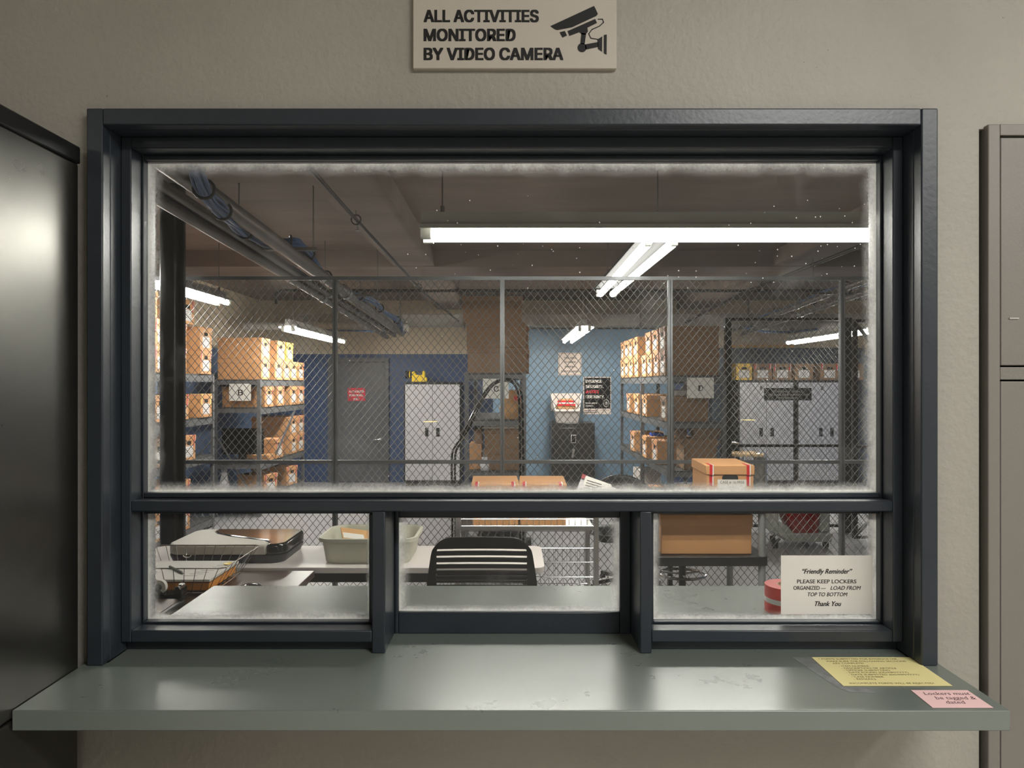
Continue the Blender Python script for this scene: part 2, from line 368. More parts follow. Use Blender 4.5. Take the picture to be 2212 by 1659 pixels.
# ------------------------------------------------------------------ mesh building
class MB:
    def __init__(s): s.v = []; s.f = []
    def add(s, vs, fs):
        o = len(s.v); s.v += [Vector(p) for p in vs]; s.f += [tuple(i + o for i in f) for f in fs]; return s
    def box(s, x0, x1, y0, y1, z0, z1, M4=None):
        vs = [Vector((x, y, z)) for z in (z0, z1) for y in (y0, y1) for x in (x0, x1)]
        if M4 is not None: vs = [M4 @ p for p in vs]
        return s.add(vs, [(0, 2, 3, 1), (4, 5, 7, 6), (0, 1, 5, 4), (2, 6, 7, 3), (0, 4, 6, 2), (1, 3, 7, 5)])
    def bar(s, p0, p1, w, h=None, up=(0, 0, 1)):
        """rectangular bar from p0 to p1"""
        p0, p1 = Vector(p0), Vector(p1); h = h or w
        d = (p1 - p0).normalized(); u = Vector(up)
        if abs(d.dot(u)) > 0.98: u = Vector((0, 1, 0))
        a = d.cross(u).normalized() * (w / 2); b = a.cross(d).normalized() * (h / 2)
        vs = [p + i * a + j * b for p in (p0, p1) for i, j in ((-1, -1), (1, -1), (1, 1), (-1, 1))]
        return s.add(vs, [(0, 3, 2, 1), (4, 5, 6, 7), (0, 1, 5, 4), (1, 2, 6, 5), (2, 3, 7, 6), (3, 0, 4, 7)])
    def tube(s, pts, r, n=8, closed=False, r1=None, cap=True):
        pts = [Vector(p) for p in pts]; k = len(pts); rings = []
        prev = None
        for i, p in enumerate(pts):
            if closed: d = (pts[(i + 1) % k] - pts[i - 1])
            else: d = pts[min(i + 1, k - 1)] - pts[max(i - 1, 0)]
            d.normalize()
            if prev is None:
                u = Vector((0, 0, 1)) if abs(d.z) < 0.9 else Vector((1, 0, 0))
                a = d.cross(u).normalized()
            else:
                a = (prev - d * prev.dot(d)).normalized()
            prev = a; b = d.cross(a)
            rr = r if r1 is None else r + (r1 - r) * i / (k - 1)
            rings.append([p + a * (math.cos(2 * math.pi * j / n) * rr) + b * (math.sin(2 * math.pi * j / n) * rr) for j in range(n)])
        vs = [q for g in rings for q in g]; fs = []
        for i in range(k if closed else k - 1):
            i2 = (i + 1) % k
            for j in range(n):
                j2 = (j + 1) % n
                fs.append((i * n + j, i * n + j2, i2 * n + j2, i2 * n + j))
        if cap and not closed:
            fs.append(tuple(range(n - 1, -1, -1))); fs.append(tuple((k - 1) * n + j for j in range(n)))
        return s.add(vs, fs)
    def cyl(s, c, r, h, n=20, axis='z', r1=None):
        c = Vector(c); d = {'x': Vector((1, 0, 0)), 'y': Vector((0, 1, 0)), 'z': Vector((0, 0, 1))}[axis]
        return s.tube([c, c + d * h], r, n, r1=r1)
    def lathe(s, prof, c, n=24, axis='z'):
        c = Vector(c); vs = []; fs = []
        for r, z in prof:
            for j in range(n):
                a = 2 * math.pi * j / n
                p = (r * math.cos(a), r * math.sin(a), z)
                if axis == 'x': p = (z, p[0], p[1])
                if axis == 'y': p = (p[0], z, p[1])
                vs.append(c + Vector(p))
        for i in range(len(prof) - 1):
            for j in range(n):
                j2 = (j + 1) % n
                fs.append((i * n + j, i * n + j2, (i + 1) * n + j2, (i + 1) * n + j))
        fs.append(tuple(range(n - 1, -1, -1))); fs.append(tuple((len(prof) - 1) * n + j for j in range(n)))
        return s.add(vs, fs)
    def prism(s, poly, a0, a1, plane='xz'):
        """poly = 2-D outline; extruded along the missing axis from a0 to a1"""
        def P(u, v, a):
            return {'xz': (u, a, v), 'xy': (u, v, a), 'yz': (a, u, v)}[plane]
        n = len(poly)
        vs = [P(u, v, a0) for u, v in poly] + [P(u, v, a1) for u, v in poly]
        fs = [tuple(range(n - 1, -1, -1)), tuple(range(n, 2 * n))] + [(i, (i + 1) % n, n + (i + 1) % n, n + i) for i in range(n)]
        return s.add(vs, fs)
    def loft(s, rings, cap0=True, cap1=True):
        n = len(rings[0]); vs = [p for g in rings for p in g]; fs = []
        for i in range(len(rings) - 1):
            for j in range(n):
                j2 = (j + 1) % n
                fs.append((i * n + j, i * n + j2, (i + 1) * n + j2, (i + 1) * n + j))
        if cap0: fs.append(tuple(range(n - 1, -1, -1)))
        if cap1: fs.append(tuple((len(rings) - 1) * n + j for j in range(n)))
        return s.add(vs, fs)
    def build(s, name, m, parent=None, bevel=0.0, smooth=False, seg=2, origin=None, solid=0.0):
        """vertices are in world coordinates; a part's are stored relative to its root's location"""
        off = Vector((0, 0, 0))
        if origin is not None: off = Vector(origin)
        elif parent is not None:
            q = parent
            while q is not None: off = off + q.location; q = q.parent
        me = bpy.data.meshes.new(name)
        me.from_pydata([tuple(p - off) for p in s.v], [], s.f)
        me.materials.append(m)
        bm = bmesh.new(); bm.from_mesh(me); bmesh.ops.recalc_face_normals(bm, faces=bm.faces); bm.to_mesh(me); bm.free()
        if smooth:
            for p in me.polygons: p.use_smooth = True
        o = bpy.data.objects.new(name, me)
        COL.objects.link(o)
        if origin is not None: o.location = off
        if parent is not None: o.parent = parent
        if solid:
            md = o.modifiers.new('solid', 'SOLIDIFY'); md.thickness = solid; md.offset = 0
        if bevel:
            md = o.modifiers.new('bevel', 'BEVEL'); md.width = bevel; md.segments = seg; md.limit_method = 'ANGLE'; md.angle_limit = R(40)
        if smooth or bevel:
            try: me.shade_smooth()
            except Exception: pass
            try: me.set_sharp_from_angle(angle=R(42))
            except Exception: pass
        return o

def rrect(x0, x1, y0, y1, r, n=5):
    out = []
    for cx, cy, a0 in ((x1 - r, y1 - r, 0), (x0 + r, y1 - r, 90), (x0 + r, y0 + r, 180), (x1 - r, y0 + r, 270)):
        for k in range(n + 1):
            a = R(a0 + 90 * k / n); out.append((cx + r * math.cos(a), cy + r * math.sin(a)))
    return out

def tag(o, label, cat, group=None):
    o['label'] = label; o['category'] = cat
    if group: o['group'] = group
    return o
def thing(name, label, cat, loc, group=None):
    o = bpy.data.objects.new(name, None); o.empty_display_size = 0.1
    COL.objects.link(o); o.location = loc
    return tag(o, label, cat, group)
def struct(o): o['kind'] = 'structure'; return o
def dup(root, loc, rotz, label, group=None):
    r = root.copy(); COL.objects.link(r); r.location = loc; r.rotation_euler = (0, 0, rotz); r['label'] = label
    if group: r['group'] = group
    for ch in list(root.children):
        c = ch.copy(); COL.objects.link(c); c.parent = r
        for g in list(ch.children):
            d = g.copy(); COL.objects.link(d); d.parent = c
    return r

def text(name, body, x, y, z, size, m, parent, bold=0.0, sx=1.0, shear=0.0, align='LEFT', rot=(90, 0, 0), spacing=1.0, line=1.0, sans=True):
    """lettering as flat mesh, baseline of its first line starting (or centred) at x, y, z in the world"""
    cu = bpy.data.curves.new(name, 'FONT')
    if sans and FONT: cu.font = FONT
    cu.body = body; cu.size = size; cu.shear = shear; cu.align_x = align
    cu.space_character = spacing; cu.space_line = line; cu.resolution_u = 3
    t = bpy.data.objects.new(name, cu); COL.objects.link(t)
    dg = bpy.context.evaluated_depsgraph_get()
    me = bpy.data.meshes.new_from_object(t.evaluated_get(dg))
    bpy.data.objects.remove(t); bpy.data.curves.remove(cu)
    if bold:
        v0 = [v.co.copy() for v in me.vertices]; f0 = [tuple(p.vertices) for p in me.polygons]; n0 = len(v0)
        sh = [(bold * i, bold * 0.5 * j) for i, j in ((-1, -1), (1, -1), (-1, 1), (1, 1), (0, 0))]
        vs = [(p.x + a, p.y + c, p.z + 1e-5 * k) for k, (a, c) in enumerate(sh) for p in v0]
        fs = [tuple(i + n0 * k for i in f) for k in range(len(sh)) for f in f0]
        me = bpy.data.meshes.new(name); me.from_pydata(vs, [], fs)
    off = Vector((0, 0, 0)); q = parent
    while q is not None: off = off + q.location; q = q.parent
    T = Matrix.Translation(Vector((x, y, z)) - off) @ Euler([R(a) for a in rot]).to_matrix().to_4x4() @ Matrix.Diagonal((sx, 1, 1, 1))
    me.transform(T)
    me.materials.clear(); me.materials.append(m)
    me.name = name
    o = bpy.data.objects.new(name, me); COL.objects.link(o); o.parent = parent
    return o

FONT = None
try:
    import os
    FONT = bpy.data.fonts.load(os.path.join(bpy.utils.system_resource('DATAFILES'), 'fonts', 'Inter.woff2'))
except Exception:
    FONT = None

# ------------------------------------------------------------------ the hall side: wall, window, counter
YW0, YW1 = 1.53, 1.72          # faces of the window wall
zc = 1.062                     # counter top
WX = 0.90                      # half width of the wall opening
WZ1 = EYE + 0.555
CEIL = 3.07

b = MB()
b.box(-5.2, 3.3, YW0, YW1, CEIL, 3.3); b.box(-5.2, -WX, YW0, YW1, 0, CEIL); b.box(WX, 1.006, YW0, YW1, 0, CEIL)
b.box(-WX, WX, YW0, YW1, WZ1, CEIL); b.box(-WX, WX, YW0, YW1, 0, zc - 0.0385)
b.box(1.006, 6.1, YW0, YW1, EYE + 0.549, CEIL); b.box(1.006, 6.1, YW1 - 0.02, YW1, 0, EYE + 0.549); b.box(2.0, 6.1, YW0, YW1 - 0.02, 0, EYE + 0.549)
struct(b.build('wall_front', M['plaster']))
struct(MB().box(3.2, 3.3, -5.0, YW0, 0, 3.3).build('wall_hall_right', M['hall_wall']))
struct(MB().box(-5.3, -5.2, -5.0, YW0, 0, 3.3).build('wall_hall_left', M['hall_wall']))
struct(MB().box(-5.3, 3.3, -5.1, -5.0, 0, 3.3).build('wall_hall_back', M['hall_wall']))
struct(MB().box(-5.3, 3.3, -5.1, YW0, -0.1, 0).build('floor_hall', M['hall_floor']))
struct(MB().box(-5.3, 3.3, -5.1, YW0, 3.3, 3.4).build('ceiling_hall', M['hall_wall']))

win = struct(bpy.data.objects.new('window_1', None)); COL.objects.link(win); win.location = (0, YW0, zc)
E = EYE
b = MB(); b.box(-0.9025, -0.868, 1.505, 1.535, zc, E + 0.585); b.build('casing', M['navy'], win, bevel=0.003)
b = MB(); b.box(0.868, 0.9035, 1.505, 1.535, zc, E + 0.585); b.build('casing', M['navy'], win, bevel=0.003)
b = MB(); b.box(-0.868, 0.868, 1.505, 1.535, E + 0.549, E + 0.585); b.build('casing', M['navy'], win, bevel=0.003)
b = MB(); b.box(-WX, -0.868, 1.535, 1.73, zc, WZ1); b.build('jamb', M['navy'], win, bevel=0.002)
b = MB(); b.box(0.868, WX, 1.535, 1.73, zc, WZ1); b.build('jamb', M['navy'], win, bevel=0.002)
b = MB(); b.box(-0.868, 0.868, 1.535, 1.73, E + 0.549, WZ1); b.build('jamb', M['navy'], win, bevel=0.002)
FY0, FY1, SY0, SY1 = 1.575, 1.672, 1.62, 1.672
# outer sash
def rail(nm, *a): return MB().box(*a).build(nm, M['navy'], win, bevel=0.0025)
rail('stile', -0.868, -0.845, FY0, FY1, E - 0.573, E + 0.549)
rail('stile', 0.845, 0.868, FY0, FY1, E - 0.573, E + 0.549)
rail('top_rail', -0.845, 0.845, FY0, FY1, E + 0.523, E + 0.549)
rail('transom', -0.845, 0.845, FY0, FY1, E - 0.283, E - 0.260)
rail('bottom_rail', -0.845, -0.311, FY0, FY1, E - 0.573, E - 0.547)
rail('bottom_rail', 0.310, 0.845, FY0, FY1, E - 0.573, E - 0.547)
rail('sill_strip', -0.868, -0.311, 1.60, FY1, zc, E - 0.573)
rail('sill_strip', 0.310, 0.868, 1.60, FY1, zc, E - 0.573)
rail('mullion', -0.311, -0.2813, FY0, 1.735, zc, E - 0.283)
rail('mullion', 0.2844, 0.310, FY0, 1.735, zc, E - 0.283)
# glazing beads
for nm, a in (('bead', (-0.845, -0.8405, SY0, SY1, E - 0.547, E + 0.523)), ('bead', (0.8405, 0.845, SY0, SY1, E - 0.547, E + 0.523)),
              ('bead', (-0.8405, 0.8405, SY0, SY1, E + 0.512, E + 0.523)), ('bead', (-0.8405, 0.8405, SY0, SY1, E - 0.260, E - 0.2487)),
              ('bead', (-0.8405, -0.311, SY0, SY1, E - 0.296, E - 0.283)), ('bead', (0.310, 0.8405, SY0, SY1, E - 0.296, E - 0.283)),
              ('bead', (-0.3263, -0.311, SY0, SY1, E - 0.547, E - 0.296)), ('bead', (0.310, 0.3231, SY0, SY1, E - 0.547, E - 0.296)),
              ('bead', (-0.8405, -0.3263, SY0, SY1, E - 0.547, E - 0.5425)), ('bead', (0.3231, 0.8405, SY0, SY1, E - 0.547, E - 0.5425))):
    rail(nm, *a)
# pass-through sash, set back
rail('pass_through_stile', -0.2813, -0.272, 1.70, 1.735, zc, E - 0.283)
rail('pass_through_stile', 0.2586, 0.2844, 1.70, 1.735, zc, E - 0.283)
rail('pass_through_rail', -0.272, 0.2586, 1.70, 1.735, E - 0.3205, E - 0.283)
rail('pass_through_rail', -0.272, 0.2586, 1.70, 1.735, zc, E - 0.5467)
# metal glazing channel edges
def pane(x0, x1, y, z0, z1, m_args, nm='pane', **kw):
    c = ((x0 + x1) / 2, y, (z0 + z1) / 2)
    g = glass_mat('window_glass', (x1 - x0) / 2, (z1 - z0) / 2, *m_args, **kw)
    o = MB().box(x0, x1, y - 0.0005, y + 0.0005, z0, z1).build(nm, g, origin=c)
    # one surface only: a thin sheet
    me = o.data; bm = bmesh.new(); bm.from_mesh(me)
    bmesh.ops.delete(bm, geom=[f for f in bm.faces if f.calc_center_median().y > -0.0004], context='FACES'); bm.to_mesh(me); bm.free()
    o.parent = win; o.location = Vector(c) - win.location
    return o
pane(-0.8405, 0.8405, 1.640, E - 0.2487, E + 0.512, (0.046, 0.044, 0.030, 0.042), specks=1.0)
pane(-0.8405, -0.3263, 1.640, E - 0.5425, E - 0.296, (0.036, 0.016, 0.030, 0.004))
pane(0.3231, 0.8405, 1.640, E - 0.5425, E - 0.296, (0.026, 0.045, 0.022, 0.004))
pane(-0.272, 0.2586, 1.712, E - 0.5467, E - 0.3205, (0.034, 0.034, 0.022, 0.006))

# counter
ct = thing('counter', 'long grey-green painted counter shelf running through under the window', 'counter', (0, 1.3, zc - 0.036))
b = MB(); b.prism([(-0.916, 1.30), (0.913, 1.30), (0.913, 1.525), (0.868, 1.525), (0.868, 1.73), (0.900, 1.73), (0.900, 2.106), (-0.885, 2.106), (-0.885, 1.73), (-0.868, 1.73), (-0.868, 1.525), (-0.916, 1.525)], zc - 0.0375, zc, 'xy')
b.build('counter_board', M['counter'], ct, bevel=0.002)

# black steel cabinet at the left edge
cb = thing('steel_cabinet', 'tall black steel cabinet standing beside the window, cut by the left edge', 'cabinet', (-1.25, 1.2, 0))
MB().box(-1.6, -0.917, 0.75, 1.503, 1.045, 2.125).build('side_panel', M['black_cab'], cb, bevel=0.004)
MB().box(-1.6, -0.914, 0.745, 1.506, 2.125, 2.162).build('top_rim', M['black_edge'], cb, bevel=0.004)
MB().box(-1.6, -0.918, 0.75, 1.503, 0, 1.041).build('lower_section', M['black_cab'], cb, bevel=0.004)

# locker bank at the right edge, set into the wall
lk = thing('evidence_locker', 'grey steel locker bank set into the wall right of the window', 'locker', (1.5, 1.6, 0))
x0, x1 = pX(2135, 1.515), 2.0
dx = pX(2161, 1.515)
z1 = E + 0.5547
zr0, zr1 = pZ(820, 1.515), pZ(793, 1.515)
MB().box(x0, dx, 1.515, 1.69, 0, z1).build('frame_stile', M['locker'], lk, bevel=0.002)
MB().box(dx, x1, 1.515, 1.69, pZ(292, 1.515), z1).build('frame_rail', M['locker'], lk, bevel=0.001)
MB().box(dx, x1, 1.515, 1.69, zr0, zr1).build('frame_rail', M['locker'], lk, bevel=0.001)
MB().box(dx, x1, 1.56, 1.69, 0, pZ(292, 1.515)).build('frame_back', M['dark_gap'], lk)
d1 = MB().box(dx + 0.0035, 1.9, 1.519, 1.545, zr1 + 0.0035, pZ(292, 1.515) - 0.0035).build('locker_door', M['locker'], lk, bevel=0.002)
b = MB(); b.box(1.063, 1.083, 1.5165, 1.5195, pZ(689, 1.515), pZ(686, 1.515)); b.build('latch', M['chrome'], d1)
MB().box(dx + 0.0035, 1.9, 1.519, 1.545, 0.6, zr0 - 0.0035).build('locker_door', M['locker'], lk, bevel=0.002)

# camera sign over the window
sg = MB().box(pX(893, 1.524), pX(1331, 1.524), 1.517, 1.53, pZ(151, 1.524), pZ(-62, 1.524)).build('warning_sign', M['sign_white'], bevel=0.0015, origin=(0, 1.524, 2.3))
tag(sg, 'white warning sign with black camera symbol on the wall above the window', 'sign')
ys = 1.5164
for body, yb in (('ALL ACTIVITIES', 47), ('MONITORED', 88), ('BY VIDEO CAMERA', 129)):
    w = {'ALL ACTIVITIES': 249, 'MONITORED': 199, 'BY VIDEO CAMERA': 302}[body] / F * ys
    t = text('lettering', body, 0, 0, 0, 0.0385, M['ink'], None, bold=0.0014)
    xs = [v.co.x for v in t.data.vertices]; s_ = w / (max(xs) - min(xs)); x_min = min(xs)
    zs_ = [v.co.z for v in t.data.vertices]; sz_ = (27.5 / F * ys) / (max(zs_) - min(zs_))
    t.data.transform(Matrix.Translation((pX(915, ys), ys, pZ(yb, ys))) @ Matrix.Diagonal((s_, 1, sz_, 1)) @ Matrix.Translation((-x_min, 0, 0)))
    t.data.transform(Matrix.Translation(-sg.location)); t.parent = sg
def flat_poly(mb, pts, y):
    vs = [(pX(u, y), y, pZ(v, y)) for u, v in pts]
    mb.add(vs, [tuple(range(len(vs)))])
b = MB()
Z = lambda u, v: (860 + u / 4.254, v / 4.254)
flat_poly(b, [Z(1398, 240), Z(1800, 54), Z(1812, 75), Z(1836, 128), Z(1822, 146), Z(1600, 250), Z(1465, 276), Z(1440, 270)], ys)
flat_poly(b, [Z(1484, 296), Z(1532, 284), Z(1552, 326), Z(1510, 346)], ys)
flat_poly(b, [Z(1556, 286), Z(1810, 174), Z(1828, 210), Z(1740, 254), Z(1744, 290), Z(1722, 318), Z(1690, 318), Z(1664, 296), Z(1574, 330)], ys)
flat_poly(b, [Z(1684, 300), Z(1728, 308), Z(1714, 410), Z(1674, 402)], ys)
flat_poly(b, [Z(1690 + 42 * math.cos(a * 0.3927), 438 + 42 * math.sin(a * 0.3927)) for a in range(16)], ys)
flat_poly(b, [Z(1716, 408), Z(1838, 386), Z(1842, 430), Z(1722, 456)], ys)
flat_poly(b, [Z(1832, 362), Z(1876, 334), Z(1874, 476), Z(1836, 450)], ys)
flat_poly(b, [Z(1890, 322), Z(1918, 316), Z(1916, 502), Z(1890, 490)], ys)
cable = [Z(1838, 176), Z(1878, 176), Z(1888, 205), Z(1850, 240), Z(1782, 270), Z(1752, 310), Z(1770, 350), Z(1836, 362)]
cp = [Vector((pX(u, ys), ys, pZ(v, ys))) for u, v in cable]
for a_, b_ in zip(cp[:-1], cp[1:]):
    d_ = (b_ - a_).normalized(); n_ = Vector((-d_.z, 0, d_.x)) * 0.0010
    b.add([a_ - n_ - d_ * 0.0006, a_ + n_ - d_ * 0.0006, b_ + n_ + d_ * 0.0006, b_ - n_ + d_ * 0.0006], [(0, 1, 2, 3)])
b.build('camera_pictogram', M['ink'], sg)

# notes on the counter
zn = zc + 0.0006
nt_ = MB().prism([(0.655, 1.404), (0.871, 1.404), (0.871, 1.551), (0.654, 1.551)], zc + 0.0009, zc + 0.0014, 'xy').build('yellow_note', M['note_yellow'], origin=(0.76, 1.48, zc))
tag(nt_, 'yellow handwritten notice taped to the right end of the counter', 'note')
lines = [('* FORMS SUBMITTED FOR EVIDENCE USE,', .664, 1.537), ('MAKE SURE THE FOLLOWING SECTIONS', .676, 1.524), ('ARE COMPLETE!', .684, 1.513),
         ('- ITEM NUMBER', .690, 1.498), ('- DESCRIPTION OF ARTICLE', .690, 1.487), ('- OFFICER SUBMITTING', .690, 1.476), ('- DATE FOUND (DD/MM/YYYY)', .690, 1.465),
         ('- DATE SUBMITTED (DD/MM/YYYY)', .690, 1.454), ('- CASE NUMBER', .690, 1.443), ('- REMARKS', .690, 1.432), ('INCOMPLETE FORMS WILL BE REJECTED!', .672, 1.412)]
for body, x, y in lines:
    text('handwriting', body, x, y, zc + 0.0016, 0.0098, M['pencil'], nt_, sans=False, sx=0.95, shear=0.12, rot=(0, 0, 0))
tp = MB().prism([(0.612, 1.553), (0.665, 1.553), (0.665, 1.403), (0.705, 1.403), (0.705, 1.372), (0.655, 1.378), (0.640, 1.40)], zc + 0.0002, zc + 0.0005, 'xy').build('tape_strip', M['clear_tape'], origin=(0.65, 1.45, zc))
tag(tp, 'torn grey clear tape strip left of the yellow notice', 'tape')
pk = MB().prism([(0.776, 1.310), (0.888, 1.310), (0.888, 1.385), (0.778, 1.385)], zc + 0.0006, zc + 0.0011, 'xy').build('pink_note', M['note_pink'], origin=(0.83, 1.35, zc))
tag(pk, 'pink handwritten note at the front right corner of the counter', 'note')
for body, x, y in (('Lockers must', .792, 1.363), ('be tagged &', .803, 1.344), ('dated', .812, 1.326)):
    text('handwriting', body, x, y, zc + 0.0013, 0.019, M['pen_ink'], pk, sans=False, sx=0.85, shear=0.25, rot=(0, 0, 0))

# reminder taped to the right pane
yr = 1.634
rm = MB().box(pX(1687, yr), pX(1885, yr), yr, yr + 0.0008, pZ(1327, yr), pZ(1200, yr)).build('reminder_notice', M['paper'], origin=(0.72, yr, 1.2))
tag(rm, 'white printed reminder sheet stuck on the right lower pane', 'notice')
def fit_text(name, body, xc, yb, w_px, y, size, m, parent, **kw):
    """lettering centred on pixel column xc, baseline at pixel row yb, w_px wide, lying at depth y"""
    t = text(name, body, 0, 0, 0, size, m, None, **kw)
    xs = [v.co.x for v in t.data.vertices]; a, c = min(xs), max(xs); s_ = (w_px / F * y) / (c - a)
    T = Matrix.Translation(Vector((pX(xc, y), y, pZ(yb, y)))) @ Matrix.Diagonal((s_, 1, 1, 1)) @ Matrix.Translation((-(a + c) / 2, 0, 0))
    off = Vector((0, 0, 0)); q = parent
    while q is not None: off = off + q.location; q = q.parent
    t.data.transform(Matrix.Translation(-off) @ T); t.parent = parent
    return t
yt = yr - 0.0006
fit_text('lettering', '\u201cFriendly Reminder\u201d', 1787, 1239, 108, yt, 0.0155, M['ink'], rm, sans=False, bold=0.0003, shear=0.35)
fit_text('lettering', 'PLEASE KEEP LOCKERS', 1786, 1260, 128, yt, 0.0125, M['ink_grey'], rm, sans=False, bold=0.00015)
fit_text('lettering', 'ORGANIZED \u2014', 1749, 1274, 70, yt, 0.0125, M['ink_grey'], rm, sans=False, bold=0.00015)
fit_text('lettering', 'LOAD FROM', 1827, 1274, 66, yt, 0.0125, M['ink_grey'], rm, sans=False, bold=0.00015, shear=0.25)
fit_text('lettering', 'TOP TO BOTTOM', 1788, 1288, 86, yt, 0.0125, M['ink_grey'], rm, sans=False, bold=0.00015, shear=0.25)
fit_text('lettering', 'Thank You', 1789, 1309, 57, yt, 0.0155, M['ink'], rm, sans=False, bold=0.0003, shear=0.35)

# tape rolls on the inner counter behind the reminder
def roll(name, label, x, y, r, h, m, m2, band=None):
    t = thing(name, label, 'tape', (x, y, zc))
    MB().lathe([(r * 0.42, 0.001), (r, 0.001), (r, h), (r * 0.42, h), (r * 0.42, 0.001)], (x, y, zc), 36).build('tape_winding', m, t, smooth=True)
    MB().lathe([(r * 0.38, 0.002), (r * 0.419, 0.002), (r * 0.419, h + 0.001), (r * 0.38, h + 0.001), (r * 0.38, 0.002)], (x, y, zc), 36).build('card_core', m2, t, smooth=True)
    if band: MB().lathe([(r * 0.99, h * 0.38), (r * 1.006, h * 0.38), (r * 1.006, h * 0.56), (r * 0.99, h * 0.56)], (x, y, zc), 36).build('white_stripe', band, t, smooth=True)
roll('evidence_tape_roll', 'red and white tape roll on the counter behind the reminder sheet', 0.722, 1.87, 0.054, 0.07, M['red_roll'], M['card_core'], M['white_tape'])
roll('packing_tape_roll', 'tan packing tape roll beside the red tape roll', 0.835, 1.862, 0.052, 0.05, M['brown_roll'], M['card_core'])

# ------------------------------------------------------------------ evidence room shell
XL, XR, YB = -4.25, 6.0, 12.0
struct(MB().box(XL - 0.1, XR + 0.1, YW1, YB + 0.1, -0.1, 0).build('floor', M['concrete_floor']))
struct(MB().box(XL - 0.1, XR + 0.1, YW1, YB + 0.1, CEIL, CEIL + 0.1).build('ceiling', M['concrete_ceiling']))
struct(MB().box(XL - 0.1, XL, YW1, YB, 0, CEIL).build('wall_left', M['wall_side']))
struct(MB().box(XR, XR + 0.1, YW1, YB, 0, CEIL).build('wall_right', M['wall_side']))
struct(MB().box(XL - 0.1, XR + 0.1, YB, YB + 0.1, 0, CEIL).build('wall_back', M['wall_back']))
struct(MB().box(-0.3, 2.55, 11.25, YB, 0, 2.53).build('wall_alcove', M['steel_blue_wall']))
struct(MB().box(XL, XR, 7.5, 8.3, 2.90, CEIL).build('ceiling_beam', M['concrete_ceiling']))
struct(MB().box(-1.25, -0.82, YW1, 11.9, 2.908, CEIL).build('ceiling_beam', M['concrete_ceiling']))
struct(MB().box(2.76, 3.2, YW1, 11.9, 2.908, CEIL).build('ceiling_beam', M['concrete_ceiling']))

# steel column in front of the fence
col = struct(MB().prism(rrect(-2.478, -2.362, 4.98, 5.09, 0.02), 0, CEIL, 'xy').build('column', M['column'], smooth=True))
struct(MB().box(-2.36, -2.325, 5.03, 5.06, 0, CEIL).build('column_angle', M['column']))

# door in the blue wall
dr = struct(bpy.data.objects.new('door_1', None)); COL.objects.link(dr); dr.location = (pX(775, YB), YB, 0)
dl, dd, dt = pX(722, YB), pX(832, YB), pZ(782, YB)
MB().box(dl - 0.1, dl, YB - 0.05, YB, 0, dt + 0.07).build('door_jamb', M['door_grey'], dr, bevel=0.004)
MB().box(dd, dd + 0.07, YB - 0.05, YB, 0, dt + 0.07).build('door_jamb', M['door_grey'], dr, bevel=0.004)
MB().box(dl, dd, YB - 0.05, YB, dt, dt + 0.07).build('door_head', M['door_grey'], dr, bevel=0.004)
MB().box(dl + 0.005, dd - 0.005, YB - 0.02, YB, 0.01, dt - 0.005).build('door_leaf', M['door_grey'], dr, bevel=0.003)
hx, hz = pX(824, YB), pZ(948, YB)
b = MB(); b.cyl((hx, YB - 0.03, hz), 0.035, 0.012, 16, 'y'); b.tube([(hx, YB - 0.03, hz), (hx, YB - 0.08, hz)], 0.012); b.tube([(hx, YB - 0.08, hz), (hx - 0.11, YB - 0.08, hz - 0.01)], 0.012)
b.build('door_handle', M['chrome'], dr, smooth=True)
def wall_sign(name, label, x0, x1, y0, y1, D, m, cat='sign', t=0.006, bev=0.0):
    o = MB().box(pX(x0, D), pX(x1, D), D, D + t, pZ(y1, D), pZ(y0, D)).build(name, m, origin=(pX((x0 + x1) / 2, D), D + t, pZ((y0 + y1) / 2, D)), bevel=bev)
    return tag(o, label, cat)
s1 = wall_sign('door_sign', 'red authorized personnel sign on the charcoal back door', 751, 789, 838, 866, YB - 0.03, M['sign_red'])
for body, yb, w in (('AUTHORIZED', 848, 33), ('PERSONNEL', 856, 31), ('ONLY', 864, 13)):
    fit_text('lettering', body, 770, yb, w, YB - 0.032, 0.066, M['white_ink'], s1, bold=0.002)

# darker painted panel of wall behind the cage with a tan wooden strip on top
struct(MB().box(3.3, 5.95, 11.972, YB, 0, 2.27).build('wall_panel', mat('slate_wall_paint', (66, 76, 90), 0.5, var=0.06)))
struct(MB().box(3.62, 4.75, 11.955, YB, 2.275, 2.325).build('trim_1', mat('tan_wood_strip', (190, 150, 96), 0.5, var=0.08)))

# signs and poster on the pale blue wall
s2 = wall_sign('surveillance_sign', 'square cream camera surveillance sign on the pale blue wall', 1206, 1256, 762, 811, 11.24, M['sign_cream'])
for body, yb, w in (('THIS AREA', 775, 27), ('IS UNDER', 784, 25), ('CAMERA', 794, 22), ('SURVEILLANCE', 804, 39)):
    fit_text('lettering', body, 1231, yb, w, 11.237, 0.055, M['ink'], s2, bold=0.001)
b = MB(); y_ = 11.238
for a in ((1208, 1254, 763.2, 763.8), (1208, 1254, 809.2, 809.8)): b.box(pX(a[0], y_), pX(a[1], y_), y_, y_ + 0.001, pZ(a[3], y_), pZ(a[2], y_))
for a in ((1207.6, 1208.2), (1253.8, 1254.4)): b.box(pX(a[0], y_), pX(a[1], y_), y_, y_ + 0.001, pZ(809.8, y_), pZ(763.2, y_))
b.build('border_line', M['ink_grey'], s2)
s3 = wall_sign('poster', 'black evidence integrity poster with white foot on the pale blue wall', 1260, 1320, 814, 895, 11.24, M['sign_cream'], 'poster', 0.004)
y_ = 11.237
MB().box(pX(1262, y_), pX(1318.5, y_), y_, y_ + 0.001, pZ(882.5, y_), pZ(816, y_)).build('black_field', M['sign_black'], s3)
y_ = 11.235
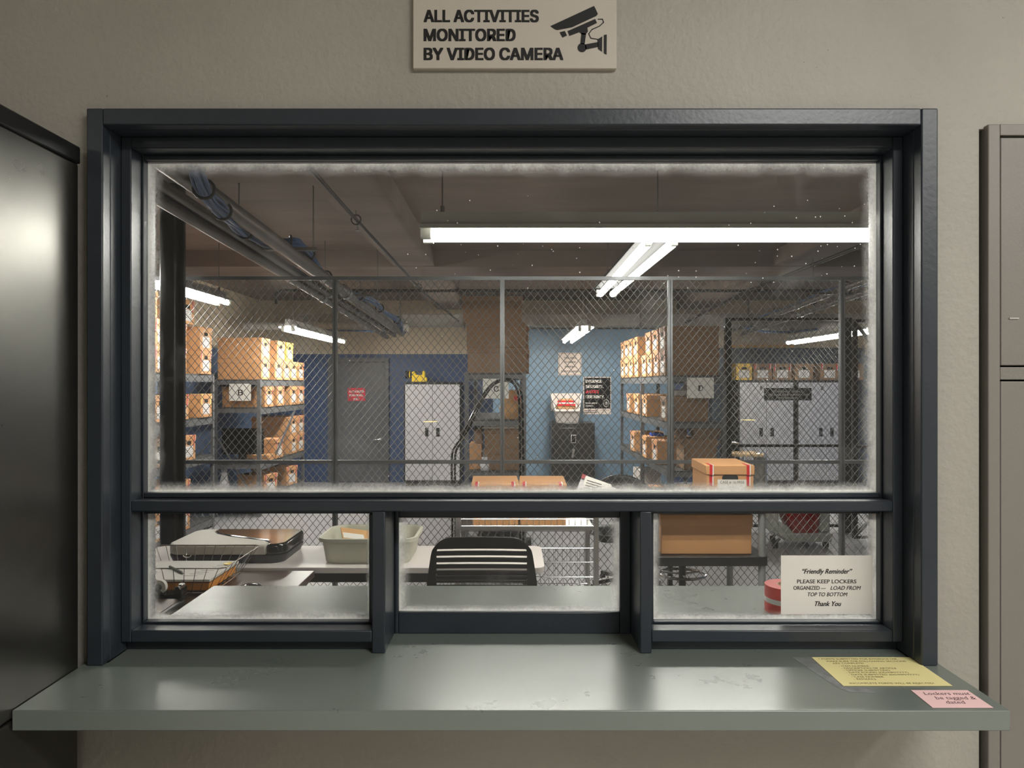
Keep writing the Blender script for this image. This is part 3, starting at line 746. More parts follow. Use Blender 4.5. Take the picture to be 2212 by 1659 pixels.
for body, yb, x0_, w, m_ in (('EVIDENCE', 826.5, 1265, 35, 'white_ink'), ('INTEGRITY.', 838, 1265, 39, 'white_ink'), ('JUSTICE', 849, 1265, 29, 'red_ink'), ('CERTAINTY.', 860, 1265, 41, 'white_ink')):
    fit_text('lettering', body, x0_ + w / 2, yb, w, y_, 0.084, M[m_], s3, bold=0.003)
fit_text('lettering', 'Every piece', 1277.5, 872, 25, y_, 0.042, M['white_ink'], s3, bold=0.001)
fit_text('lettering', 'matters.', 1273.5, 878, 17, y_, 0.042, M['white_ink'], s3, bold=0.001)
fit_text('lettering', 'Presented by', 1307, 887, 19, y_ , 0.028, M['ink'], s3)
b = MB(); c_ = px(1309.5, 871, y_)
for r0, r1 in ((0.038, 0.05), (0.0, 0.022)):
    vs, fs = [], []
    for k in range(20):
        a = 2 * math.pi * k / 20
        for r_ in (r0, r1): vs.append(c_ + Vector((r_ * math.cos(a), 0, 1.25 * r_ * math.sin(a))))
    for k in range(20):
        i = 2 * k; j = 2 * ((k + 1) % 20); fs.append((i, i + 1, j + 1, j))
    b.add(vs, fs)
b.build('round_seal', M['bin_grey'], s3)
b = MB()
for yy in (886.5, 890.5): b.box(pX(1263, y_), pX(1290, y_), y_, y_ + 0.001, pZ(yy + 1.2, y_), pZ(yy, y_))
b.build('footer_print', M['ink_grey'], s3)

# ------------------------------------------------------------------ fluorescent lamps
M['tube_soft'] = mat('soft_lit_tube', (255, 255, 250), 0.3, emit=(255, 252, 244), estr=TUBE * 0.10)
def lamp(label, c, yaw, length=2.44, wires=(), tube_r=0.022, bare=False):
    """twin-tube strip lamp hung at c (tube height c.z), its length along local X"""
    t = thing('fluorescent_lamp', label, 'lamp', (0, 0, 0), 'fluorescent lamps of the evidence room')
    L2 = length / 2
    b = MB()
    prof = [(-0.030, 0.115), (0.030, 0.115), (0.030, 0.065), (0.105, 0.040), (0.112, 0.020), (0.108, 0.018), (0.100, 0.032), (0.024, 0.042), (-0.024, 0.042), (-0.100, 0.032), (-0.108, 0.018), (-0.112, 0.020), (-0.105, 0.040), (-0.030, 0.065)]
    if bare: prof = [(-0.03, 0.115), (0.03, 0.115), (0.03, 0.07), (0.115, 0.06), (0.12, 0.035), (0.115, 0.035), (0.105, 0.05), (-0.105, 0.05), (-0.115, 0.035), (-0.12, 0.035), (-0.115, 0.06), (-0.03, 0.07)]
    off = 0.075 if bare else 0.055
    b.loft([[Vector((x, u, v)) for u, v in prof] for x in (-L2, L2)])
    b.build('lamp_hood', M['hood_grey' if bare else 'hood'], t)
    for sgn in (-1, 1):
        MB().tube([(-L2 + 0.05, sgn * off, 0), (L2 - 0.05, sgn * 0.055, 0)], tube_r, 10).build('fluorescent_tube', M['tube_soft' if bare else 'tube_glass'], t, smooth=True)
        for e in (-1, 1):
            MB().box(min(e * L2, e * (L2 - 0.05)), max(e * L2, e * (L2 - 0.05)), sgn * off - 0.016, sgn * off + 0.016, -0.022, 0.04).build('lamp_holder', M['lamp_cap'], t)
    for wx in wires:
        MB().tube([(wx, 0, 0.11), (wx, 0, CEIL - c[2])], 0.004, 6).build('hanger_wire', M['zinc'], t)
        MB().tube([(wx, 0, 0.112), (wx, 0, 0.15)], 0.011, 8).build('hanger_clip', M['zinc'], t)
    t.location = c; t.rotation_euler = (0, 0, yaw)
    return t
lamp('long fluorescent lamp across the top of the window, nearest the glass', (0.785, 3.52, 2.391), 0, 2.46, (-1.13, 1.1), tube_r=0.016)
lamp('fluorescent lamp running away from the window behind the long nearest lamp', (0.86, 5.29, 2.478), R(90), 2.44, (-1.1, 1.1), bare=True, tube_r=0.028)
lamp('fluorescent lamp at the far left beside the black column', (-2.93, 6.0, 2.478), R(90), 2.44, (-1.1, 1.1))
lamp('fluorescent lamp hanging over rack B near the blue door', (-2.56, 9.35, 2.285), R(90), 2.5, (-1.05, 1.05))
lamp('fluorescent lamp hanging before the pale blue wall above the poster', (0.83, 9.35, 2.285), R(90), 2.5, (-1.05, 1.05))
lamp('fluorescent lamp hanging at the right above the caged cabinets', (4.15, 9.35, 2.27), R(90), 2.5, (-1.05, 1.05))

# ------------------------------------------------------------------ chain link fences
def wires(mb, x0, x1, z0, z1, y, dx=0.054, dz=0.066, r=0.0022):
    sl = dz / dx
    for sgn in (1, -1):
        yy = y + sgn * 0.0022
        n0 = int(math.floor((x0 - (z1 - z0) / sl) / dx)) - 1; n1 = int(math.ceil((x1 + (z1 - z0) / sl) / dx)) + 1
        for k in range(n0, n1):
            c = (k + 0.5) * dx         # x at z0
            a0, a1 = c, c + sgn * (z1 - z0) / sl
            t0, t1 = 0.0, 1.0
            d = a1 - a0
            ta, tb = (x0 - a0) / d, (x1 - a0) / d
            if ta > tb: ta, tb = tb, ta
            t0, t1 = max(t0, ta), min(t1, tb)
            if t1 - t0 < 0.004: continue
            p = [Vector((a0 + d * t, yy, z0 + (z1 - z0) * t)) for t in (t0, t1)]
            mb.tube(p, r, 4, cap=False)
def post_profile(mb, x, y, w, d, z0, z1):
    h = w / 2; g = w * 0.10
    mb.prism([(x - h, y - d / 2), (x - g, y - d / 2), (x - g, y - d / 2 + 0.012), (x + g, y - d / 2 + 0.012), (x + g, y - d / 2), (x + h, y - d / 2), (x + h, y + d / 2), (x - h, y + d / 2)], z0, z1, 'xy')

YF = 5.2
fx = [-3.74, -2.518, -1.295, -0.071, 1.156, 2.414, 3.64, 4.86, 5.98]
fn = thing('chain_link_fence', 'tall grey chain link fence with wide bays across the room', 'fence', (1.1, YF, 0))
for i, x in enumerate(fx):
    b = MB(); post_profile(b, x, YF, 0.032, 0.04, 0, 2.43); b.build('fence_post', M['fence'], fn)
MB().box(fx[0], fx[-1], YF - 0.014, YF + 0.014, 2.42, 2.446).build('top_rail', M['fence'], fn)
MB().box(fx[0], fx[-1], YF - 0.014, YF + 0.014, 1.077, 1.103).build('middle_rail', M['fence'], fn)
MB().box(fx[0], fx[-1], YF - 0.014, YF + 0.014, 0.05, 0.08).build('bottom_rail', M['fence'], fn)
for x0, x1 in zip(fx[:-1], fx[1:]):
    b = MB(); wires(b, x0 + 0.018, x1 - 0.018, 0.08, 2.42, YF); b.build('wire_mesh', M['wire'], fn)

YC = 7.95
cg = thing('cage_fence', 'black framed chain link cage wall before the silver cabinets', 'fence', (3.1, YC, 0))
for x, w in ((2.415, 0.07), (3.755, 0.07)):
    MB().box(x - w / 2, x + w / 2, YC - 0.03, YC + 0.03, 0, 2.40).build('cage_post', M['cage_steel'], cg)
MB().box(2.415, 3.755, YC - 0.02, YC + 0.02, 2.37, 2.40).build('cage_top_rail', M['cage_steel'], cg)
MB().box(2.415, 3.755, YC - 0.015, YC + 0.015, 0.955, 0.985).build('cage_middle_rail', M['cage_steel'], cg)
MB().box(2.415, 3.755, YC - 0.015, YC + 0.015, 0.06, 0.09).build('cage_bottom_rail', M['cage_steel'], cg)
b = MB(); wires(b, 2.45, 3.72, 0.09, 2.37, YC, r=0.0022); b.build('cage_wire_mesh', M['wire'], cg)
YG = 7.3
gt = thing('cage_gate', 'open black chain link gate with a diagonal brace at the right edge', 'gate', (3.8, YG, 0))
gx0, gx1, gz0, gz1 = 3.525, 4.50, pZ(1163, YG), pZ(690, YG)
MB().box(gx0 - 0.02, gx0 + 0.02, YG - 0.02, YG + 0.02, gz0, gz1).build('gate_stile', M['cage_steel'], gt)
MB().box(gx1 - 0.02, gx1 + 0.02, YG - 0.02, YG + 0.02, 0, gz1).build('gate_stile', M['cage_steel'], gt)
MB().box(gx0 + 0.02, gx1 - 0.02, YG - 0.02, YG + 0.02, gz1 - 0.03, gz1).build('gate_rail', M['cage_steel'], gt)
MB().box(gx0 + 0.02, gx1 - 0.02, YG - 0.015, YG + 0.015, gz0, gz0 + 0.025).build('gate_rail', M['cage_steel'], gt)
MB().box(gx0 + 0.02, gx1 - 0.02, YG - 0.015, YG + 0.015, 1.0, 1.03).build('gate_rail', M['cage_steel'], gt)
MB().bar((gx0 + 0.02, YG + 0.03, gz1 - 0.03), (gx1 - 0.02, YG + 0.03, 1.05), 0.03).build('diagonal_brace', M['cage_steel'], gt)
MB().bar((gx0 + 0.02, YG + 0.03, gz0 + 0.03), (gx1 - 0.02, YG + 0.03, 1.0), 0.03).build('diagonal_brace', M['cage_steel'], gt)
b = MB(); wires(b, gx0 + 0.02, gx1 - 0.02, gz0 + 0.025, gz1 - 0.03, YG, r=0.0022); b.build('gate_wire_mesh', M['wire'], gt)

# ------------------------------------------------------------------ steel racks
def rack(label, x0, x1, y0, y1, levels, top, splits=(), brace_end=True, brace_back=True, board='rack_board'):
    t = thing('steel_rack', label, 'rack', ((x0 + x1) / 2, (y0 + y1) / 2, 0), 'steel storage racks')
    w = 0.045
    ys = [y0, *splits, y1]
    for x in (x0, x1):
        for y in ys:
            sx = 1 if x == x0 else -1
            sy = -1 if y == y1 else 1
            b = MB()
            b.prism([(x, y), (x + sx * w, y), (x + sx * w, y + sy * 0.006), (x + sx * 0.006, y + sy * 0.006), (x + sx * 0.006, y + sy * w), (x, y + sy * w)], 0, top, 'xy')
            b.build('rack_post', M['rack'], t)
    for z in levels:
        b = MB()
        b.box(x0 + 0.007, x1 - 0.007, y0 + 0.007, y1 - 0.007, z - 0.016, z)
        b.build('rack_shelf', M[board], t)
        b = MB()
        for x in (x0 + 0.0065, x1 - 0.0265): b.box(x, x + 0.02, y0 + 0.008, y1 - 0.008, z - 0.085, z - 0.0165)
        for y in (y0 + 0.0065, y1 - 0.0265): b.box(x0 + 0.03, x1 - 0.03, y, y + 0.02, z - 0.065, z - 0.0165)
        b.build('shelf_beam', M['rack'], t)
    return t
rB = (-3.72, -3.14, 8.86, 10.74)
rackB = rack('steel rack marked B beside the blue wall and door', *rB, (1.715, 1.364, 0.665, 0.225), 1.72)
MB().bar((rB[0] + 0.02, rB[2] + 0.01, 1.02), (rB[1] - 0.08, rB[2] + 0.01, 0.24), 0.03, 0.012).build('rack_brace', M['steel'], rackB)
MB().bar((rB[1] + 0.03, 9.35, 0.74), (rB[1] + 0.03, 10.2, 1.30), 0.012, 0.035).build('rack_brace', M['rack'], rackB)
rA = (-4.10, -3.46, 6.30, 8.26)
rackA = rack('steel rack behind the black column at the far left', *rA, (1.77, 1.285, 0.845, 0.12), 1.78)
MB().bar((rA[1] - 0.03, rA[3] - 0.01, 1.0), (rA[0] + 0.05, rA[3] - 0.01, 0.4), 0.03, 0.012).build('rack_brace', M['rack'], rackA)
rC = (-0.50, 0.15, 7.45, 9.3)
rackC = rack('steel rack marked C standing end-on in the middle', *rC, (1.775, 1.285, 0.745, 0.2), 1.785)
rD = (1.634, 2.22, 7.35, 10.7)
rackD = rack('long steel rack marked D right of the pale blue wall', *rD, (1.75, 1.265, 0.76, 0.2), 1.755, splits=(9.0,))

# ------------------------------------------------------------------ file boxes
def box_proto(name, w, d, h, m, tape, lh=0.058, holes=True, form=True):
    t = thing(name, 'x', 'box', (0, 0, 0))
    bw, bd = w / 2 - 0.006, d / 2 - 0.006
    MB().box(-bw, bw, -bd, bd, 0, h - 0.004).build('box_body', m, t, bevel=0.003, seg=1)
    lid = MB().box(-w / 2, w / 2, -d / 2, d / 2, h - lh, h).build('box_lid', m, t, bevel=0.004, seg=1)
    yf = -bd - 0.0012
    pts = [(x, z - 0.004) for x, z in rrect(-0.048, 0.048, h - lh - 0.036, h - lh + 0.004, 0.016, 3)]
    b = MB(); b.add([(x, yf, z) for x, z in pts], [tuple(range(len(pts)))]); b.build('hand_hole', M['hole'], t)
    b = MB(); b.add([(x, yf - 0.0003, z) for x, z in ((-0.088, 0.034), (0.088, 0.034), (0.088, h - lh - 0.048), (-0.088, h - lh - 0.048))], [(0, 1, 2, 3)])
    b.build('box_label', M['form'] if form else M['paper'], t)
    if tape:
        for sx in (-1, 1):
            x = sx * w * 0.38
            b = MB()
            b.box(x - 0.013, x + 0.004, -d / 2 - 0.0012, -d / 2 + 0.10, h - lh, h + 0.0012)
            b.box(x - 0.013, x + 0.004, yf - 0.0004, yf + 0.002, h - lh - 0.065, h - lh)
            tp_ = b.build('security_tape', M[tape], t)
            b = MB()
            b.box(x + 0.004, x + 0.011, -d / 2 - 0.0012, -d / 2 + 0.10, h - lh, h + 0.0012)
            b.box(x + 0.004, x + 0.011, yf - 0.0004, yf + 0.002, h - lh - 0.065, h - lh)
            b.build('tape_stripe', M['white_tape'], tp_)
    return t
protos = {}
def get_proto(kind):
    return protos[kind]
SPEC = {  # width, depth, height, material, tape
    'red': (0.31, 0.56, 0.262, 'kraft', 'red_tape'), 'plain': (0.31, 0.56, 0.262, 'kraft', None), 'yellow': (0.31, 0.56, 0.262, 'kraft', 'yellow_tape'),
    'ysolid': (0.31, 0.40, 0.262, 'kraft_yellow', None), 'short': (0.31, 0.40, 0.262, 'kraft', 'red_tape'), 'shortplain': (0.31, 0.40, 0.262, 'kraft', None),
    'dark': (0.31, 0.58, 0.262, 'kraft_shaded', 'red_tape')}
used = {}
def put(kind, x, y, z, yaw, label, group):
    w, d, h, m, tape = SPEC[kind]
    if kind not in used:
        t = box_proto('file_box', w, d, h, M[m], tape, **({'lh': 0.072} if kind == 'wide' else {})); used[kind] = t
        t.location = (x, y, z); t.rotation_euler = (0, 0, yaw); t['label'] = label; t['group'] = group
        return t
    return dup(used[kind], (x, y, z), yaw, label, group)
ORD = ['nearest', 'second', 'third', 'fourth', 'fifth', 'sixth']
def row(rack_name, shelf, layer, xface, side, items, z, group):
    """boxes standing side by side along a rack, labels facing the aisle; items = (kind, y, yaw jitter)"""
    for i, it in enumerate(items):
        kind, y = it[0], it[1]; j = it[2] if len(it) > 2 else random.uniform(-0.025, 0.025)
        d = SPEC[kind][1]
        x = xface - side * d / 2
        colr = {'red': 'red-taped file box', 'dark': 'red-taped file box', 'short': 'short red-taped file box', 'plain': 'plain brown file box',
                'shortplain': 'short plain file box', 'yellow': 'yellow-taped file box', 'ysolid': 'yellow file box'}[kind]
        lab = f"{colr}, {ORD[i]} in {layer + ' ' if layer else ''}row, {shelf} shelf of rack {rack_name}"
        put(kind, x, y, z + 0.001, side * R(90) + j, lab, group)
H = 0.263
gB = 'file boxes on rack B'
row('B', 'top', 'lower', -3.13, 1, [('red', 9.04), ('red', 9.55), ('red', 9.88), ('plain', 10.21), ('red', 10.55)], 1.715, gB)
row('B', 'top', 'upper', -3.13, 1, [('red', 9.04), ('yellow', 9.65), ('ysolid', 10.02)], 1.715 + H, gB)
row('B', 'second', '', -3.13, 1, [('red', 9.18), ('red', 9.62), ('plain', 10.2), ('red', 10.56)], 1.364, gB)
row('B', 'third', 'lower', -3.13, 1, [('short', 9.58), ('plain', 10.2), ('red', 10.55)], 0.665, gB)
row('B', 'third', 'upper', -3.13, 1, [('plain', 10.2), ('red', 10.55)], 0.665 + H, gB)
row('B', 'bottom', '', -3.13, 1, [('short', 9.3, -0.25), ('red', 10.2, -0.2)], 0.225, gB)
gA = 'file boxes on the rack behind the column'
def rowA(shelf, layer, items, z):
    for i, (kind, y) in enumerate(items):
        d = SPEC[kind][1]
        lab = f"{ {'red':'red-taped file box','plain':'plain brown file box','yellow':'yellow-taped file box','dark':'shade-toned brown file box'}[kind] }, {ORD[i]} in {layer + ' ' if layer else ''}row, {shelf} shelf behind the column"
        put(kind, -3.44 - d / 2, y, z + 0.001, R(90) + random.uniform(-0.02, 0.02), lab, gA)
rowA('top', 'lower', [('red', 6.62), ('red', 6.99), ('red', 7.37), ('red', 7.99)], 1.77)
rowA('top', 'middle', [('plain', 6.62), ('red', 6.99), ('red', 7.37), ('plain', 8.0)], 1.77 + H)
rowA('top', 'upper', [('plain', 6.75), ('red', 7.55)], 1.77 + 2 * H)
rowA('second', '', [('red', 6.6), ('plain', 6.98), ('red', 7.42), ('yellow', 8.0)], 1.285)
rowA('third', '', [('dark', 6.95), ('red', 7.58)], 0.845)
rowA('bottom', 'lower', [('plain', 6.95), ('red', 7.45)], 0.12)
rowA('bottom', 'upper', [('plain', 6.95), ('red', 7.45)], 0.12 + H)
gC = 'file boxes on rack C'
def boxC(kind, x, y, z, label, yaw=R(90)): put(kind, x, y, z, yaw, label, gC)
SPEC['long'] = (0.33, 0.635, 0.268, 'kraft_shaded', 'red_tape')
boxC('long', -0.155, 7.63, 1.776, 'brown file box seen end-on atop rack C, bottom of the front stack')
boxC('long', -0.165, 7.62, 1.776 + 0.269, 'brown file box seen end-on atop rack C, middle of the front stack')
boxC('long', -0.205, 7.62, 1.776 + 0.538, 'brown file box seen end-on atop rack C, topmost of the front stack')
boxC('long', -0.12, 8.15, 1.776, 'lower brown file box peeking out right behind the front stack on rack C')
boxC('long', -0.125, 8.15, 1.776 + 0.269, 'upper brown file box peeking out right behind the front stack on rack C')
SPEC['c15'] = (0.30, 0.405, 0.222, 'kraft_shaded', None)
boxC('c15', -0.095, 7.68, 0.746, 'lower brown box of the pair on rack C\'s third shelf')
boxC('c15', -0.095, 7.68, 0.746 + 0.223, 'upper brown box of the pair on rack C\'s third shelf')
gD = 'file boxes on rack D'
def rowD(part, shelf, layer, items, z):
    for i, (kind, y) in enumerate(items):
        d = SPEC[kind][1]
        c_ = {'dark': 'shade-toned brown file box', 'red': 'red-taped file box', 'plain': 'plain brown file box', 'short': 'short red-taped file box', 'yellow': 'yellow-taped file box', 'shortplain': 'short plain file box'}[kind]
        put(kind, 1.62 + d / 2, y, z + 0.001, R(-90) + random.uniform(-0.03, 0.03), f"{c_}, {ORD[i]} in {layer + ' ' if layer else ''}row, {shelf} shelf, {part} bay of rack D", gD)
rowD('near', 'top', 'lower', [('dark', 7.68), ('red', 8.02), ('plain', 8.4), ('red', 8.76)], 1.75)  # nearest boxes: shade of their end faces put into the card colour
rowD('near', 'top', 'upper', [('dark', 7.68), ('red', 8.08), ('red', 8.5)], 1.75 + H)
rowD('far', 'top', 'lower', [('yellow', 9.3), ('plain', 9.73), ('red', 10.1), ('plain', 10.46)], 1.75)
rowD('far', 'top', 'upper', [('plain', 9.36), ('plain', 9.75), ('red', 10.1), ('plain', 10.46)], 1.75 + H)
SPEC['mid'] = (0.31, 0.45, 0.262, 'kraft_shaded', None)
put('mid', 1.62 + 0.225, 7.62, 1.266, R(-90), 'brown box below the D sign on rack D', gD)
rowD('near', 'second', '', [('plain', 8.72)], 1.265)
rowD('far', 'second', '', [('yellow', 9.3), ('short', 9.92)], 1.265)
rowD('near', 'third', '', [('red', 8.1), ('plain', 8.72)], 0.76)
rowD('far', 'third', '', [('short', 9.6)], 0.76)
rowD('near', 'bottom', '', [('red', 8.3)], 0.2)

# letters hung on the rack ends
def letter(ch, x0, x1, y0, y1, D, lab, m='paper'):
    o = wall_sign('letter_sign', lab, x0, x1, y0, y1, D, M[m], 'sign', 0.003)
    fit_text('lettering', ch, (x0 + x1) / 2 + 1, (y0 + y1) / 2 + 6.5, 11, D - 0.001, 17 / F * D / 0.72, M['ink'], o, bold=0.002)
    return o
letter('B', 495, 542, 829, 866, 8.845, 'white paper sign with letter B on a rack end')
letter('C', 1043, 1099, 818, 861, 7.435, 'white paper sign with letter C on a rack end')
letter('D', 1484, 1542, 816, 860, 7.335, 'white paper sign with letter D on a rack end')

# ------------------------------------------------------------------ overhead services
du = thing('air_duct', 'grey sheet metal duct under the ceiling along the back wall', 'duct', (1.5, 11.0, 2.6))
b = MB()
rings = []
for x, y, rot in ((-3.55, 11.98, 90), (-3.5, 11.55, 75), (-3.35, 11.15, 45), (-3.05, 10.98, 15), (-2.7, 10.95, 0), (5.95, 10.95, 0)):
    a = R(rot); nx, ny = -math.sin(a), math.cos(a)
    # section across the run: width direction (nx, ny)
    w = 0.13
    rings.append([Vector((x + nx * w, y + ny * w, 2.54)), Vector((x + nx * w, y + ny * w, 2.73)), Vector((x - nx * w, y - ny * w, 2.73)), Vector((x - nx * w, y - ny * w, 2.54))])
b.loft(rings); b.build('duct_run', M['duct'], du, bevel=0.01)
for x in (-1.7, -0.72, 1.15, 1.95, 3.6, 4.6): MB().box(x - 0.012, x + 0.012, 10.80, 10.815, 2.50, 3.07).build('hanger_strap', M['zinc'], du)
pp = thing('insulated_pipe', 'pale insulated pipe running below the duct at the left', 'pipe', (-2.5, 10.7, 2.5))
MB().tube([(-4.0, 10.62, 2.525), (-3.1, 10.62, 2.525), (-2.0, 10.62, 2.52), (-1.55, 10.62, 2.50)], 0.06, 12).build('pipe_run', M['insul'], pp, smooth=True)
MB().tube([(-3.2, 10.55, 2.47), (-2.6, 10.56, 2.455), (-2.2, 10.56, 2.45), (-1.75, 10.58, 2.42), (-1.58, 10.60, 2.43)], 0.014, 8).build('blue_cable', M['blue_cable'], pp, smooth=True)
pp2 = thing('insulated_pipe', 'pale insulated pipe below the duct at the right above the cage', 'pipe', (3.9, 10.7, 2.5))
MB().tube([(3.55, 10.55, 2.515), (5.9, 10.55, 2.52)], 0.075, 12).build('pipe_run', M['insul'], pp2, smooth=True)
MB().tube([(3.35, 10.45, 2.50), (3.7, 10.44, 2.43), (4.1, 10.44, 2.42), (4.5, 10.46, 2.47)], 0.018, 8).build('blue_cable', M['blue_cable'], pp2, smooth=True)

def sprinkler(label, pts, r, drops):
    t = thing('sprinkler_pipe', label, 'pipe', tuple(pts[0]))
    MB().tube(pts, r, 10).build('pipe_run', M['dark_pipe'], t, smooth=True)
    for p, head in drops:
        b = MB(); b.tube([p, (p[0], p[1], CEIL)], 0.005, 6)
        b.build('hanger_rod', M['zinc'], t)
        b = MB(); b.tube([(p[0] + 0.035 * math.cos(a), p[1], p[2] + 0.035 * math.sin(a)) for a in [2 * math.pi * k / 12 for k in range(12)]], 0.005, 6, closed=True)
        b.build('pipe_clevis', M['dark_pipe'], t, smooth=True)
        if head:
            b = MB(); b.tube([(p[0], p[1] + 0.06, p[2]), (p[0], p[1] + 0.06, p[2] - 0.06)], 0.007, 8); b.cyl((p[0], p[1] + 0.06, p[2] - 0.066), 0.018, 0.005, 14)
            b.build('sprinkler_head', M['steel'], t)
    return t
sprinkler('dark sprinkler pipe running back along the ceiling left of centre', [(-1.08, 1.9, 2.84), (-1.12, 5.1, 2.84), (-1.14, 9.3, 2.84), (-1.10, 9.6, 2.82), (-0.80, 10.6, 2.60)], 0.013, [((-1.12, 5.1, 2.84), True), ((-1.13, 8.6, 2.84), False)])
sprinkler('black sprinkler branch pipe crossing the room under the ceiling', [(-3.12, 9.4, 2.72), (-3.12, 9.4, 2.86), (-3.06, 9.4, 2.895), (4.3, 9.4, 2.895)], 0.022, [((-2.55, 9.4, 2.895), False), ((-0.7, 9.4, 2.895), False), ((1.3, 9.4, 2.895), False), ((3.6, 9.4, 2.895), False)])
sprinkler('dark sprinkler pipe running back along the ceiling at the right', [(2.98, 1.9, 2.84), (2.98, 9.0, 2.84), (2.95, 9.3, 2.82), (2.60, 10.6, 2.58)], 0.017, [((2.98, 6.0, 2.84), False), ((2.98, 8.4, 2.84), True)])

def conduit(label, p0, p1, r, m='zinc'):
    t = thing('conduit', label, 'conduit', tuple(p0))
    MB().tube([p0, p1], r, 10).build('conduit_run', M[m], t, smooth=True)
    b = MB(); c_ = (Vector(p0) + Vector(p1)) / 2; d_ = (Vector(p1) - Vector(p0)).normalized() * 0.04
    b.tube([c_ - d_, c_ + d_], r * 1.25, 10); b.build('coupling', M['steel'], t, smooth=True)
    return t
conduit('thick grey pipe above the blue cables at the upper left', px(322, 325, 3.0), px(868, 720, 10.5), 0.05, 'zinc')
conduit('grey conduit below the thick pipe at the upper left', px(250, 338, 3.2), px(852, 724, 10.5), 0.034)
conduit('lowest thin bright conduit at the upper left', px(238, 366, 3.2), px(836, 728, 10.5), 0.036)
conduit('upper grey conduit of the pair at the far right', px(1990, 560, 5.4), px(1588, 712, 10.6), 0.03)
conduit('lower grey conduit of the pair at the far right', px(1990, 590, 5.4), px(1600, 722, 10.6), 0.03)

def trapeze(label, xa, xb, y, D, rods=True):
    t = thing('trapeze_hanger', label, 'hanger', tuple(px((xa + xb) / 2, y, D)))
    a, c = px(xa, y, D), px(xb, y, D)
    MB().bar(a, c, 0.04, 0.022).build('hanger_bar', M['zinc'], t)
    for f in (0.04, 0.96):
        p = a.lerp(c, f)
        MB().tube([(p.x, p.y, p.z - 0.02), (p.x, p.y, CEIL)], 0.005, 6).build('threaded_rod', M['zinc'], t)
    return t
trapeze('nearest trapeze hanger bar under the blue cables at the upper left', 509, 684, 538, 4.98)
trapeze('second trapeze hanger bar under the blue cables behind the fence', 697, 820, 638, 7.0)
trapeze('far trapeze hanger bar near the duct at the left', 775, 868, 684, 9.6)
trapeze('trapeze hanger bar under the cables at the right', 1751, 1876, 634, 7.0)
trapeze('far trapeze hanger bar near the duct at the right', 1665, 1742, 676, 9.6)

def cable_bundle(label, pts, n, spread, r=0.011, ties=True):
    """blue cables following the same path with their own offsets"""
    t = thing('cable_bundle', label, 'cables', tuple(pts[0]))
    P = [Vector(p) for p in pts]
    # Catmull-Rom
    path = []
    for i in range(len(P) - 1):
        p0, p1, p2, p3 = P[max(i - 1, 0)], P[i], P[i + 1], P[min(i + 2, len(P) - 1)]
        for k in range(5):
            u = k / 5
            path.append(0.5 * (2 * p1 + (p2 - p0) * u + (2 * p0 - 5 * p1 + 4 * p2 - p3) * u * u + (3 * p1 - p0 - 3 * p2 + p3) * u ** 3))
    path.append(P[-1])
    for k in range(n):
        ph = random.uniform(0, 6.28); rad = spread * math.sqrt(random.random())
        q = []
        for i, p in enumerate(path):
            w = 0.75 + 0.35 * math.sin(i * 0.55 + k)
            q.append(p + Vector((rad * math.cos(ph + i * 0.05) * w, 0, rad * math.sin(ph + i * 0.05) * w)))
        MB().tube(q, r, 6).build('cable', M['blue_cable'], t, smooth=True)
    if ties:
        for i in range(3, len(path) - 2, 6):
            d = (path[i + 1] - path[i]).normalized(); a = d.cross(Vector((0, 0, 1))).normalized(); c = a.cross(d)
            MB().tube([path[i] + a * (spread + 0.012) * math.cos(2 * math.pi * j / 14) + c * (spread + 0.012) * math.sin(2 * math.pi * j / 14) for j in range(14)], 0.008, 6, closed=True).build('cable_tie', M['black'], t, smooth=True)
    return t
cable_bundle('thick bundle of blue cables draped across the upper left ceiling hangers', [px(375, 250, 2.75), px(415, 345, 3.05), px(447, 420, 3.4), px(480, 455, 3.75), px(520, 492, 4.2), px(568, 520, 4.75), px(600, 524, 4.98), px(645, 527, 5.05), px(672, 556, 5.6), px(705, 597, 6.2), px(735, 622, 6.7), px(760, 634, 7.0), px(800, 648, 7.5), px(832, 676, 8.8), px(862, 696, 9.6), px(868, 722, 10.4)], 12, 0.035, r=0.010)
cable_bundle('bundle of blue cables over the right trapeze hangers', [px(1985, 570, 5.6), px(1890, 603, 6.2), px(1812, 626, 7.0), px(1755, 645, 7.8), px(1690, 670, 9.6), px(1640, 690, 10.2), px(1622, 704, 10.5)], 9, 0.05, r=0.010)

# ------------------------------------------------------------------ silver cabinets
def silver_cabinet(label, x0, x1, ztop, yf, lockx=None, depth=0.46):
    t = thing('storage_cabinet', label, 'cabinet', ((x0 + x1) / 2, yf + depth / 2, 0), 'silver storage cabinets')
    MB().box(x0, x1, yf + 0.02, yf + depth, 0.05, ztop).build('cabinet_body', M['black'], t, bevel=0.004)
    for sx in (x0 + 0.03, x1 - 0.07):
        for sy in (yf + 0.04, yf + depth - 0.08): MB().box(sx, sx + 0.04, sy, sy + 0.04, 0, 0.05).build('cabinet_foot', M['black'], t)
    xm = (x0 + x1) / 2
    for a, c, sx in ((x0 + 0.025, xm - 0.003, 1), (xm + 0.003, x1 - 0.025, -1)):
        d = MB().box(a, c, yf, yf + 0.02, 0.10, ztop - 0.04).build('cabinet_door', M['plate_door'], t, bevel=0.003)
        hx = (xm - 0.09) if sx == 1 else (xm + 0.09)
        MB().box(hx - 0.028, hx + 0.028, yf - 0.004, yf, EYE - 0.90 + 0.05, EYE - 0.90 + 0.19).build('door_pull', M['black'], d)
    if lockx: MB().box(lockx - 0.016, lockx + 0.016, yf - 0.005, yf, ztop - 0.16, ztop - 0.10).build('keyhole_plate', M['black'], t)
    return t
def pull_fix(): pass
YCAB = 11.5
